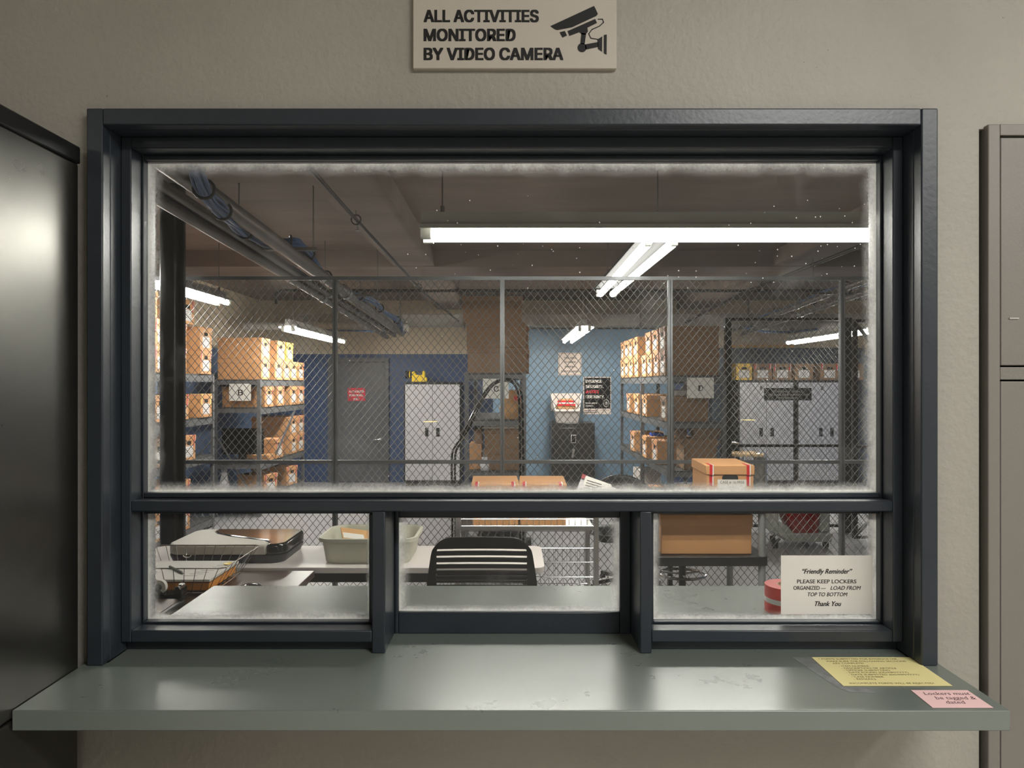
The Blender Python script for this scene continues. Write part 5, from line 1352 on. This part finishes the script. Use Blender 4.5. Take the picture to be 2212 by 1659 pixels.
# beige tub on the white table
tu = thing('plastic_tub', 'beige plastic tub with thick rim on the white table', 'tub', (-0.73, 3.82, ZT))
def ring(f, z, r): 
    cx, cy = -0.745, 3.80
    return [Vector((x, y, z)) for x, y in rrect(cx - 0.255 * f, cx + 0.255 * f, cy - 0.19 * f, cy + 0.19 * f, r * f, 6)]
h_ = 0.128
MB().loft([ring(0.84, ZT + 0.001, 0.05), ring(0.86, ZT + 0.006, 0.06), ring(0.93, ZT + h_ - 0.02, 0.07), ring(0.955, ZT + h_, 0.07), ring(0.93, ZT + h_, 0.07), ring(0.90, ZT + h_ - 0.02, 0.07), ring(0.83, ZT + 0.012, 0.05), ring(0.78, ZT + 0.008, 0.05)]).build('tub_shell', M['tub'], tu, smooth=True)
MB().loft([ring(0.935, ZT + h_ - 0.018, 0.07), ring(1.0, ZT + h_ - 0.016, 0.08), ring(1.0, ZT + h_ + 0.002, 0.08), ring(0.95, ZT + h_ + 0.004, 0.07), ring(0.935, ZT + h_ - 0.018, 0.07)], False, False).build('tub_rim', M['tub'], tu, smooth=True)
ev = thing('manila_envelope', 'brown manila envelope lying in the beige tub', 'envelope', (-0.80, 3.84, ZT + 0.09))
Mx = Matrix.Translation((-0.80, 3.84, ZT + 0.085)) @ Euler((R(22), R(12), R(25))).to_matrix().to_4x4()
MB().box(-0.12, 0.12, -0.08, 0.08, -0.003, 0.003, Mx).build('envelope_body', M['manila'], ev)
MB().box(-0.115, 0.0, -0.02, 0.03, 0.0032, 0.004, Mx).build('white_sticker', M['paper'], ev)
Mx2 = Matrix.Translation((-0.67, 3.76, ZT + 0.09)) @ Euler((R(30), R(-10), R(-30))).to_matrix().to_4x4()
eb = thing('evidence_bag', 'rolled white plastic evidence bag in the beige tub', 'bag', (-0.67, 3.76, ZT + 0.09))
b = MB(); b.loft([[Mx2 @ Vector((x, 0.035 * math.cos(2 * math.pi * k / 12) * f, 0.022 * math.sin(2 * math.pi * k / 12) * f)) for k in range(12)] for x, f in ((-0.10, 0.6), (-0.06, 1.0), (0.0, 1.1), (0.06, 0.95), (0.10, 0.7))]); b.build('bag_skin', M['poly_bag'], eb, smooth=True)
MB().box(-0.04, 0.05, -0.03, 0.01, 0.022, 0.026, Mx2).build('bag_print', M['form'], eb)

# slatted black chair in front of the table
YCH = 3.02
ch = thing('office_chair', 'black plastic office chair with slotted backrest in front of the white table', 'chair', (-0.13, YCH, 0))
xc = -0.13
def zpx(y): return pZ(y, YCH)
ztop, zbot = zpx(1158), 0.66
slots = [zpx(v) for v in (1186, 1200.5, 1215, 1228.5, 1240, 1250, 1260, 1271, 1282)]
edges = [zbot] + sorted(sum([[z - 0.0045, z + 0.0045] for z in slots], [])) + [zpx(1172), zpx(1166), zpx(1161), ztop]
def halfw(z):
    w = 0.237 - 0.03 * max(0, (z - 0.82)) / 0.19
    if z > ztop - 0.075: w -= 0.075 - math.sqrt(max(0, 0.075 ** 2 - (z - ztop + 0.075) ** 2)) * 1.0
    return max(w, 0.08)
NX = 20
vs, idx, fs = [], {}, []
for i, z in enumerate(edges):
    w = halfw(z)
    inn = min(0.195, w - 0.02)
    xs_ = [-w, -inn] + [-inn + 2 * inn * k / NX for k in range(1, NX)] + [inn, w]
    for j, x in enumerate(xs_):
        arch = -0.055 * (x / 0.237) ** 2 * (0.35 if i >= len(edges) - 4 else 0.30)
        idx[i, j] = len(vs)
        vs.append((xc + x, YCH + 0.055 * (x / 0.237) ** 2 - 0.10 * (z - 0.66) * 0.35, z + arch))
sl_set = set()
for i in range(len(edges) - 1):
    mid = (edges[i] + edges[i + 1]) / 2
    is_slot = any(abs(mid - s) < 0.001 for s in slots)
    for j in range(NX + 2):
        if is_slot and 1 <= j <= NX: continue
        fs.append((idx[i, j], idx[i, j + 1], idx[i + 1, j + 1], idx[i + 1, j]))
b = MB(); b.add(vs, fs); b.build('backrest', M['black'], ch, solid=0.010, bevel=0.002)
MB().prism(rrect(xc - 0.23, xc + 0.23, YCH + 0.02, YCH + 0.46, 0.07, 5), 0.47, 0.51, 'xy').build('seat', M['black'], ch, bevel=0.012, seg=3)
for sx in (-1, 1): MB().tube([(xc + sx * 0.19, YCH + 0.20, 0.47), (xc + sx * 0.20, YCH + 0.03, 0.50), (xc + sx * 0.205, YCH + 0.05, 0.75)], 0.013, 8).build('back_support', M['black'], ch, smooth=True)
MB().cyl((xc, YCH + 0.24, 0.10), 0.028, 0.37, 14).build('gas_column', M['black'], ch, smooth=True)
for k in range(5):
    a = 2 * math.pi * k / 5 + 0.3
    e = Vector((xc + 0.30 * math.cos(a), YCH + 0.24 + 0.30 * math.sin(a), 0.075))
    l_ = MB().bar((xc, YCH + 0.24, 0.10), e, 0.045, 0.03).build('base_arm', M['black'], ch)
    MB().lathe([(0.008, -0.02), (0.03, -0.02), (0.03, 0.02), (0.008, 0.02)], (e.x, e.y, 0.03), 14, 'x').build('caster', M['rubber'], l_, smooth=True)

# ------------------------------------------------------------------ chrome wire cart with two boxes, evidence bag
wc = thing('wire_cart', 'steel wire cart carrying two file boxes behind the black chair', 'cart', (0.07, 4.65, 0))
YW_ = 4.42
wx0, wx1 = pX(989, YW_), pX(1288, YW_); wy0, wy1 = YW_, 4.93
for x in (wx0, wx1):
    for y in (wy0, wy1): MB().box(x - 0.0145, x + 0.0145, y - 0.0145, y + 0.0145, 0.10, 0.86).build('cart_post', M['steel'], wc)
for x in (wx0, wx1):
    for y in (wy0, wy1): MB().lathe([(0.01, -0.014), (0.05, -0.014), (0.05, 0.014), (0.01, 0.014)], (x, y, 0.05), 16, 'x').build('caster', M['rubber'], wc, smooth=True)
zs = pZ(1141, YW_)
b = MB(); b.box(wx0 + 0.015, wx1 - 0.015, wy0 - 0.012, wy0 + 0.008, zs - 0.012, zs + 0.012); b.build('shelf_rail', M['steel'], wc)
b = MB(); b.box(wx0 + 0.015, wx1 - 0.015, wy1 - 0.008, wy1 + 0.012, zs - 0.012, zs + 0.012); b.build('shelf_rail', M['steel'], wc)
MB().box(wx0 + 0.015, wx1 - 0.015, wy0 + 0.009, wy1 - 0.009, zs - 0.004, zs + 0.004).build('cart_shelf', M['steel'], wc)
def wire_panel(name, p00, p10, p11, p01, nu, nv, r, m, parent):
    b = MB(); P = [Vector(p) for p in (p00, p10, p11, p01)]
    for i in range(nu + 1):
        u = i / nu; b.tube([P[0].lerp(P[1], u), P[3].lerp(P[2], u)], r, 5)
    for i in range(nv + 1):
        v = i / nv; b.tube([P[0].lerp(P[3], v), P[1].lerp(P[2], v)], r * 1.3, 5)
    return b.build(name, m, parent)
wire_panel('wire_side', (wx0 + 0.02, wy0, zs + 0.014), (wx1 - 0.02, wy0, zs + 0.014), (wx1 - 0.02, wy0, zs + 0.10), (wx0 + 0.02, wy0, zs + 0.10), 22, 2, 0.002, M['chrome'], wc)
zl0, zl1 = pZ(1259, YW_), pZ(1184, YW_)
lx0 = pX(1176, YW_)
wire_panel('lower_basket_front', (wx0 + 0.02, wy0, zl0 - 0.10), (wx1 - 0.02, wy0, zl0 - 0.10), (wx1 - 0.02, wy0, zl1), (wx0 + 0.02, wy0, zl1), 30, 1, 0.0018, M['chrome'], wc)
wire_panel('lower_basket_back', (wx0 + 0.02, wy1, zl0 - 0.10), (wx1 - 0.02, wy1, zl0 - 0.10), (wx1 - 0.02, wy1, zl1), (wx0 + 0.02, wy1, zl1), 16, 1, 0.0018, M['chrome'], wc)
wire_panel('lower_basket_floor', (wx0 + 0.02, wy0, zl0 - 0.10), (wx1 - 0.02, wy0, zl0 - 0.10), (wx1 - 0.02, wy1, zl0 - 0.10), (wx0 + 0.02, wy1, zl0 - 0.10), 16, 3, 0.002, M['chrome'], wc)
for yy in (1214, 1246): MB().tube([(lx0, wy0 - 0.006, pZ(yy, YW_)), (wx1 - 0.02, wy0 - 0.006, pZ(yy, YW_))], 0.005, 8).build('basket_rod', M['chrome'], wc, smooth=True)
gW = 'file boxes on the steel wire cart'
SPEC['cart'] = (0.302, 0.40, 0.262, 'kraft', 'red_tape')
put('cart', pX(1068, 4.48) , 4.68, zs + 0.005, 0.03, 'left red-taped file box on the steel wire cart', gW)
put('cart', pX(1174, 4.48), 4.68, zs + 0.005, -0.02, 'right red-taped file box on the steel wire cart', gW)
# evidence bag beside the boxes: a flat clear bag leaning on its contents
eg = thing('evidence_bag', 'clear evidence bag with handwritten white label right of the cart boxes', 'bag', (0.47, 4.62, zs + 0.004))
P4 = [px(1233, 1090, 4.56), px(1320, 1090, 4.56), px(1334, 1056, 4.66), px(1258, 1026, 4.70)]
nrm = (P4[1] - P4[0]).cross(P4[3] - P4[0]).normalized()
if nrm.y > 0: nrm = -nrm
def bag_grid(Pq, puff, n=8, off=0.0):
    a, c, d, e = Pq; vs, fs = [], []
    for s_ in (1, -1):
        o = len(vs)
        for i in range(n + 1):
            for j in range(n + 1):
                u, v = i / n, j / n
                p = a.lerp(c, u).lerp(e.lerp(d, u), v)
                w = math.sin(math.pi * u) * math.sin(math.pi * v)
                vs.append(p + nrm * (s_ * puff * (w ** 0.6) * (1 + 0.25 * math.sin(9 * u + 4 * v)) + off))
        for i in range(n):
            for j in range(n):
                q = o + i * (n + 1) + j; fs.append((q, q + 1, q + n + 2, q + n + 1))
    return MB().add(vs, fs)
bag_grid(P4, 0.022).build('bag_skin', M['poly_bag'], eg, smooth=True)
lp_ = [P4[0].lerp(P4[1], 0.16).lerp(P4[3], 0.05), P4[0].lerp(P4[1], 0.82), P4[3].lerp(P4[2], 0.82).lerp(P4[1], 0.04), P4[3].lerp(P4[2], 0.12).lerp(P4[0], 0.05)]
b = MB(); b.add([p + nrm * 0.030 for p in lp_], [(0, 1, 2, 3)]); lbq = b.build('bag_label', M['paper'], eg)
b = MB()
for k in range(8):
    v = 0.12 + 0.10 * k
    a_ = lp_[0].lerp(lp_[3], v).lerp(lp_[1].lerp(lp_[2], v), 0.08); c_ = lp_[0].lerp(lp_[3], v).lerp(lp_[1].lerp(lp_[2], v), 0.55 + 0.3 * random.random())
    h_v = (lp_[3] - lp_[0]) * 0.028
    b.add([a_ + nrm * 0.0312, c_ + nrm * 0.0312, c_ + nrm * 0.0312 + h_v, a_ + nrm * 0.0312 + h_v], [(0, 1, 2, 3)])
b.build('handwriting', M['ink_grey'], lbq)
b = MB(); q_ = [P4[3].lerp(P4[2], 0.0), P4[3].lerp(P4[2], 0.11), P4[3].lerp(P4[2], 0.10).lerp(P4[0], 0.14), P4[3].lerp(P4[0], 0.14)]
b.add([p + nrm * 0.016 for p in q_], [(0, 1, 2, 3)]); b.build('red_corner', M['bucket_red'], eg)

# second black chair, behind the cart
YK = 6.0
xk = pX(1341, YK)
ck = thing('swivel_chair', 'black swivel chair with rounded back behind the fence, right of the wire cart', 'chair', (xk, YK - 0.2, 0))
zk1, zk0 = pZ(1026, YK), 0.56
vs, fs = [], []
NI, NJ = 20, 8
for j in range(NJ + 1):
    v = j / NJ
    for i in range(NI + 1):
        u = i / NI * 2 - 1
        top = zk1 - 0.11 * abs(u) ** 2.2
        vs.append((xk + (0.25 - 0.05 * (1 - v)) * u, YK + 0.04 * v - 0.08 * abs(u) ** 2, zk0 + (top - zk0) * v))
for j in range(NJ):
    for i in range(NI):
        q = j * (NI + 1) + i; fs.append((q, q + 1, q + NI + 2, q + NI + 1))
MB().add(vs, fs).build('backrest', M['black'], ck, solid=0.05, bevel=0.012, smooth=True)
MB().prism(rrect(xk - 0.24, xk + 0.24, YK - 0.48, YK - 0.06, 0.08, 5), 0.42, 0.49, 'xy').build('seat', M['black'], ck, bevel=0.015, seg=3)
for sx in (-1, 1):
    MB().tube([(xk + sx * 0.20, YK - 0.3, 0.43), (xk + sx * 0.29, YK - 0.3, 0.46), (xk + sx * 0.29, YK - 0.3, 0.66)], 0.013, 8).build('arm_post', M['chrome'], ck, smooth=True)
    MB().bar((xk + sx * 0.29, YK - 0.42, 0.67), (xk + sx * 0.29, YK - 0.10, 0.67), 0.05, 0.025).build('arm_pad', M['black'], ck, bevel=0.006)
MB().bar((xk, YK - 0.08, 0.44), (xk, YK + 0.0, 0.60), 0.06, 0.012).build('back_bracket', M['black'], ck)
MB().cyl((xk, YK - 0.25, 0.09), 0.028, 0.33, 14).build('gas_column', M['black'], ck, smooth=True)
for k in range(5):
    a = 2 * math.pi * k / 5 + 0.9
    e = Vector((xk + 0.28 * math.cos(a), YK - 0.25 + 0.28 * math.sin(a), 0.075))
    l_ = MB().bar((xk, YK - 0.25, 0.10), e, 0.045, 0.03).build('base_arm', M['black'], ck)
    MB().lathe([(0.008, -0.02), (0.03, -0.02), (0.03, 0.02), (0.008, 0.02)], (e.x, e.y, 0.03), 14, 'x').build('caster', M['rubber'], l_, smooth=True)

# ------------------------------------------------------------------ utility cart with the case box
YU = 4.12
uc = thing('utility_cart', 'black shelf utility cart with grey posts holding the case box', 'cart', (1.18, 4.4, 0))
ux0, ux1 = pX(1419, YU), pX(1653, YU); uy0, uy1 = YU, 4.78
zu1, zu2, zu3 = 0.962, pZ(1202, YU), 0.16
for z, nm in ((zu1, 'top_shelf'), (zu2, 'middle_shelf'), (zu3, 'bottom_shelf')):
    MB().prism(rrect(ux0 - 0.02, ux1 + 0.02, uy0 - 0.01, uy1 + 0.02, 0.035, 5), z - 0.055, z, 'xy').build(nm, M['black'], uc, bevel=0.004)
for x in (ux0 - 0.016, ux1 - 0.024):
    for y in (uy0 + 0.016, uy1 - 0.035):
        for z0_, z1_ in ((zu3, zu2 - 0.055), (zu2, zu1 - 0.055)): MB().cyl((x + 0.01, y, z0_), 0.021, z1_ - z0_, 14).build('cart_post', M['cart_pole'], uc, smooth=True)
for x in (ux0 + 0.03, ux1 - 0.03):
    for y in (uy0 + 0.05, uy1 - 0.05): MB().lathe([(0.01, -0.016), (0.05, -0.016), (0.05, 0.016), (0.01, 0.016)], (x, y, 0.05), 16, 'x').build('caster', M['rubber'], uc, smooth=True)
SPEC['case'] = (0.290, 0.405, 0.208, 'kraft', 'red_tape')
cs = put('case', pX(1580, 4.27), 4.27 + 0.2, zu1 + 0.001, -0.035, 'file box labelled CASE # 16-9950 on top of the utility cart', 'file boxes on the utility cart')
for ch_ in list(cs.children):
    if ch_.name.startswith('box_label'): bpy.data.objects.remove(ch_)
c_ = MB(); c_.box(-0.075, 0.097, -0.199, -0.1968, 0.004, 0.122); 
c_.v = [p + cs.location for p in c_.v]
cl = c_.build('case_label', M['paper'], cs)
tt = text('lettering', 'CASE # 16-9950', 0, 0, 0, 0.024, M['ink_grey'], None, sans=False)
xs_ = [v.co.x for v in tt.data.vertices]; s_ = 0.142 / (max(xs_) - min(xs_))
tt.data.transform(Matrix.Translation((0.011, -0.1995, 0.098)) @ Matrix.Diagonal((s_, 1, 1, 1)) @ Matrix.Translation((-(max(xs_) + min(xs_)) / 2, 0, 0)))
tt.parent = cl
SPEC['wide'] = (0.31, 0.545, 0.235, 'kraft', None)
wb = put('wide', pX(1529, YU + 0.02), YU + 0.20, zu2 + 0.001, R(90), 'wide plain brown box on the middle shelf of the utility cart', 'file boxes on the utility cart')
# stool behind the cart
sl = thing('drafting_stool', 'black drafting stool with chrome foot ring behind the utility cart', 'stool', (1.14, 5.0, 0))
xs0, ys0 = pX(1474, 4.98), 4.98
MB().cyl((xs0, ys0, 0.62), 0.17, 0.05, 28).build('seat', M['black'], sl, bevel=0.012)
MB().cyl((xs0, ys0, 0.08), 0.025, 0.54, 14).build('stool_column', M['black'], sl, smooth=True)
zr2 = pZ(1240, 4.98)
MB().tube([(xs0 + 0.16 * math.cos(2 * math.pi * k / 32), ys0 + 0.14 * math.sin(2 * math.pi * k / 32), zr2) for k in range(32)], 0.010, 8, closed=True).build('foot_ring', M['chrome'], sl, smooth=True)
for k in range(3):
    a = 2 * math.pi * k / 3 + 0.5
    MB().tube([(xs0, ys0, zr2), (xs0 + 0.16 * math.cos(a), ys0 + 0.14 * math.sin(a), zr2)], 0.008, 8).build('ring_spoke', M['chrome'], sl, smooth=True)
for k in range(5):
    a = 2 * math.pi * k / 5 + 0.2
    e = Vector((xs0 + 0.20 * math.cos(a), ys0 + 0.16 * math.sin(a), 0.07))
    l_ = MB().bar((xs0, ys0, 0.10), e, 0.04, 0.03).build('base_arm', M['black'], sl)
    MB().lathe([(0.008, -0.018), (0.028, -0.018), (0.028, 0.018), (0.008, 0.018)], (e.x, e.y, 0.028), 14, 'x').build('caster', M['rubber'], l_, smooth=True)

# janitor cart behind the fence
YJ = 7.12
jc = thing('janitor_cart', 'grey wheeled janitor cart behind the fence at the lower right', 'cart', (pX(1735, YJ), YJ + 0.2, 0))
J = lambda x: pX(x, YJ); JZ = lambda y: pZ(y, YJ)
b = MB(); b.loft([[Vector((x, y, JZ(1171))) for x, y in rrect(J(1702), J(1798), YJ, YJ + 0.40, 0.03, 3)], [Vector((x, y, JZ(1157))) for x, y in rrect(J(1684), J(1800), YJ - 0.01, YJ + 0.44, 0.03, 3)], [Vector((x, y, JZ(1153))) for x, y in rrect(J(1684), J(1800), YJ - 0.01, YJ + 0.44, 0.03, 3)]]); b.build('cart_base', M['cart_grey'], jc, smooth=False, bevel=0.006)
MB().box(J(1680), J(1691), YJ + 0.1, YJ + 0.35, JZ(1153), 0.56).build('cart_upright', M['cart_grey'], jc, bevel=0.01)
MB().prism([(J(1691), JZ(1153)), (J(1716), JZ(1153)), (J(1708), JZ(1143)), (J(1699), JZ(1135)), (J(1691), JZ(1132))], YJ + 0.02, YJ + 0.4, 'xz').build('cart_gusset', M['cart_grey'], jc)
MB().box(J(1776), J(1799), YJ + 0.05, YJ + 0.42, JZ(1153), 0.55).build('cart_housing', M['cart_grey'], jc, bevel=0.02)
MB().box(J(1680), J(1799), YJ + 0.36, YJ + 0.43, 0.50, 0.55).build('cart_shelf', M['cart_grey'], jc, bevel=0.01)
for x, r_, y_ in ((1678, 0.042, 0.05), (1697, 0.032, 0.36), (1768, 0.034, 0.33), (1791, 0.036, 0.08)):
    MB().lathe([(0.008, -0.018), (r_, -0.018), (r_, 0.018), (0.008, 0.018)], (J(x), YJ + y_, r_), 18, 'x').build('caster', M['rubber'], jc, smooth=True)
    MB().bar((J(x), YJ + y_, r_ * 1.2), (J(x) + (0.05 if x < 1700 else -0.02), YJ + y_, JZ(1165)), 0.02).build('caster_fork', M['black'], jc)
rb_ = thing('bucket', 'dark red plastic bucket standing on the grey janitor cart', 'bucket', (J(1742), YJ + 0.2, JZ(1153)))
b = MB(); b.loft([[Vector((x, y, JZ(1152.5))) for x, y in rrect(J(1716), J(1774), YJ + 0.03, YJ + 0.30, 0.04, 4)], [Vector((x, y, JZ(1120))) for x, y in rrect(J(1706), J(1774.5), YJ + 0.02, YJ + 0.33, 0.04, 4)], [Vector((x, y, 0.47)) for x, y in rrect(J(1700), J(1775), YJ + 0.0, YJ + 0.34, 0.04, 4)]]); b.build('bucket_shell', M['bucket_red'], rb_, smooth=True)
MB().tube([(J(1701), YJ + 0.17, 0.46), (J(1712), YJ + 0.05, 0.43), (J(1740), YJ - 0.012, 0.42), (J(1765), YJ + 0.05, 0.43), (J(1774), YJ + 0.17, 0.46)], 0.005, 8).build('bucket_handle', M['steel'], rb_, smooth=True)

# chrome chair inside the cage
YX = 10.2
cc = thing('chrome_chair', 'chrome framed chair with tan seat inside the cage', 'chair', (pX(1612, YX), YX + 0.2, 0))
Q = lambda u, v, dy=0.0: px(1540 + u / 11.85, 930 + v / 11.85, YX) + Vector((0, dy, 0))
zse = Q(0, 620).z
MB().prism(rrect(Q(540, 0).x, Q(1330, 0).x, YX, YX + 0.42, 0.05, 4), zse - 0.03, zse + 0.012, 'xy').build('seat', M['wood_tan'], cc, bevel=0.008)
for dy in (0.05, 0.40):
    p = [Q(440, 360, dy), Q(760, 365, dy), Q(890, 385, dy), Q(960, 470, dy), Q(1000, 600, dy)] if dy == 0.40 else [Q(1080, 625, dy), Q(1240, 600, dy), Q(1340, 640, dy), Q(1390, 730, dy)]
    last = p[-1]; p.append(Vector((last.x, last.y, 0.01)))
    MB().tube(p, 0.016, 10).build('chair_tube', M['chrome'], cc, smooth=True)
MB().box(Q(560, 0).x, Q(590, 0).x, YX + 0.02, YX + 0.05, 0, zse - 0.03).build('chair_leg', M['chrome'], cc)
MB().box(Q(1360, 0).x, Q(1395, 0).x, YX + 0.38, YX + 0.41, 0, zse - 0.03).build('chair_leg', M['chrome'], cc)
MB().box(Q(1090, 0).x, Q(1375, 0).x, YX + 0.06, YX + 0.08, 0.05, zse - 0.04).build('front_panel', M['chair_grey'], cc)
MB().box(Q(440, 0).x - 0.02, Q(470, 0).x, YX + 0.36, YX + 0.44, zse - 0.1, zse + 0.55).build('backrest', M['black'], cc)

# ------------------------------------------------------------------ reading table in the hall, mirrored faintly in the panes
rt = thing('reading_table', 'long table in the hall seen only as a faint reflection in the glass', 'table', (0.7, -3.2, 0))
MB().box(-1.3, 2.7, -3.55, -2.9, 0.76, 0.79).build('table_top', M['desk_white'], rt, bevel=0.003)
for x in (-1.25, 2.6):
    for y in (-3.5, -2.99): MB().box(x, x + 0.05, y, y + 0.05, 0, 0.76).build('table_leg', M['black'], rt)
M['bulb_warm'] = mat('warm_lit_diffuser', (255, 240, 170), 0.4, emit=(255, 228, 120), estr=26.0)
def reading_lamp(label, x, y, z):
    t = thing('reading_lamp', label, 'lamp', (x, y, 0.79), 'reading lamps in the hall')
    MB().lathe([(0.0, 0.001), (0.09, 0.001), (0.085, 0.02), (0.02, 0.03), (0.0, 0.032)], (x, y, 0.79), 24).build('lamp_base', M['steel'], t, smooth=True)
    MB().tube([(x + 0.06, y, 0.80), (x + 0.06, y, z - 0.025)], 0.007, 8).build('lamp_pole', M['steel'], t, smooth=True)
    MB().lathe([(0.0, -0.05), (0.02, -0.048), (0.055, -0.03), (0.078, 0.0), (0.075, 0.001), (0.05, -0.024), (0.0, -0.03)], (x, y, z), 28).build('lamp_shade', M['steel'], t, smooth=True)
    MB().lathe([(0.0, -0.012), (0.06, -0.010), (0.073, -0.003), (0.06, 0.004), (0.0, 0.007)], (x, y, z), 28).build('lamp_diffuser', M['bulb_warm'], t, smooth=True)
reading_lamp('warm reading lamp mirrored in the glass over the silver cabinet by the door', -0.745, -3.2, 1.315)
reading_lamp('warm reading lamp mirrored in the glass over the left caged cabinet', 2.155, -3.2, 1.33)
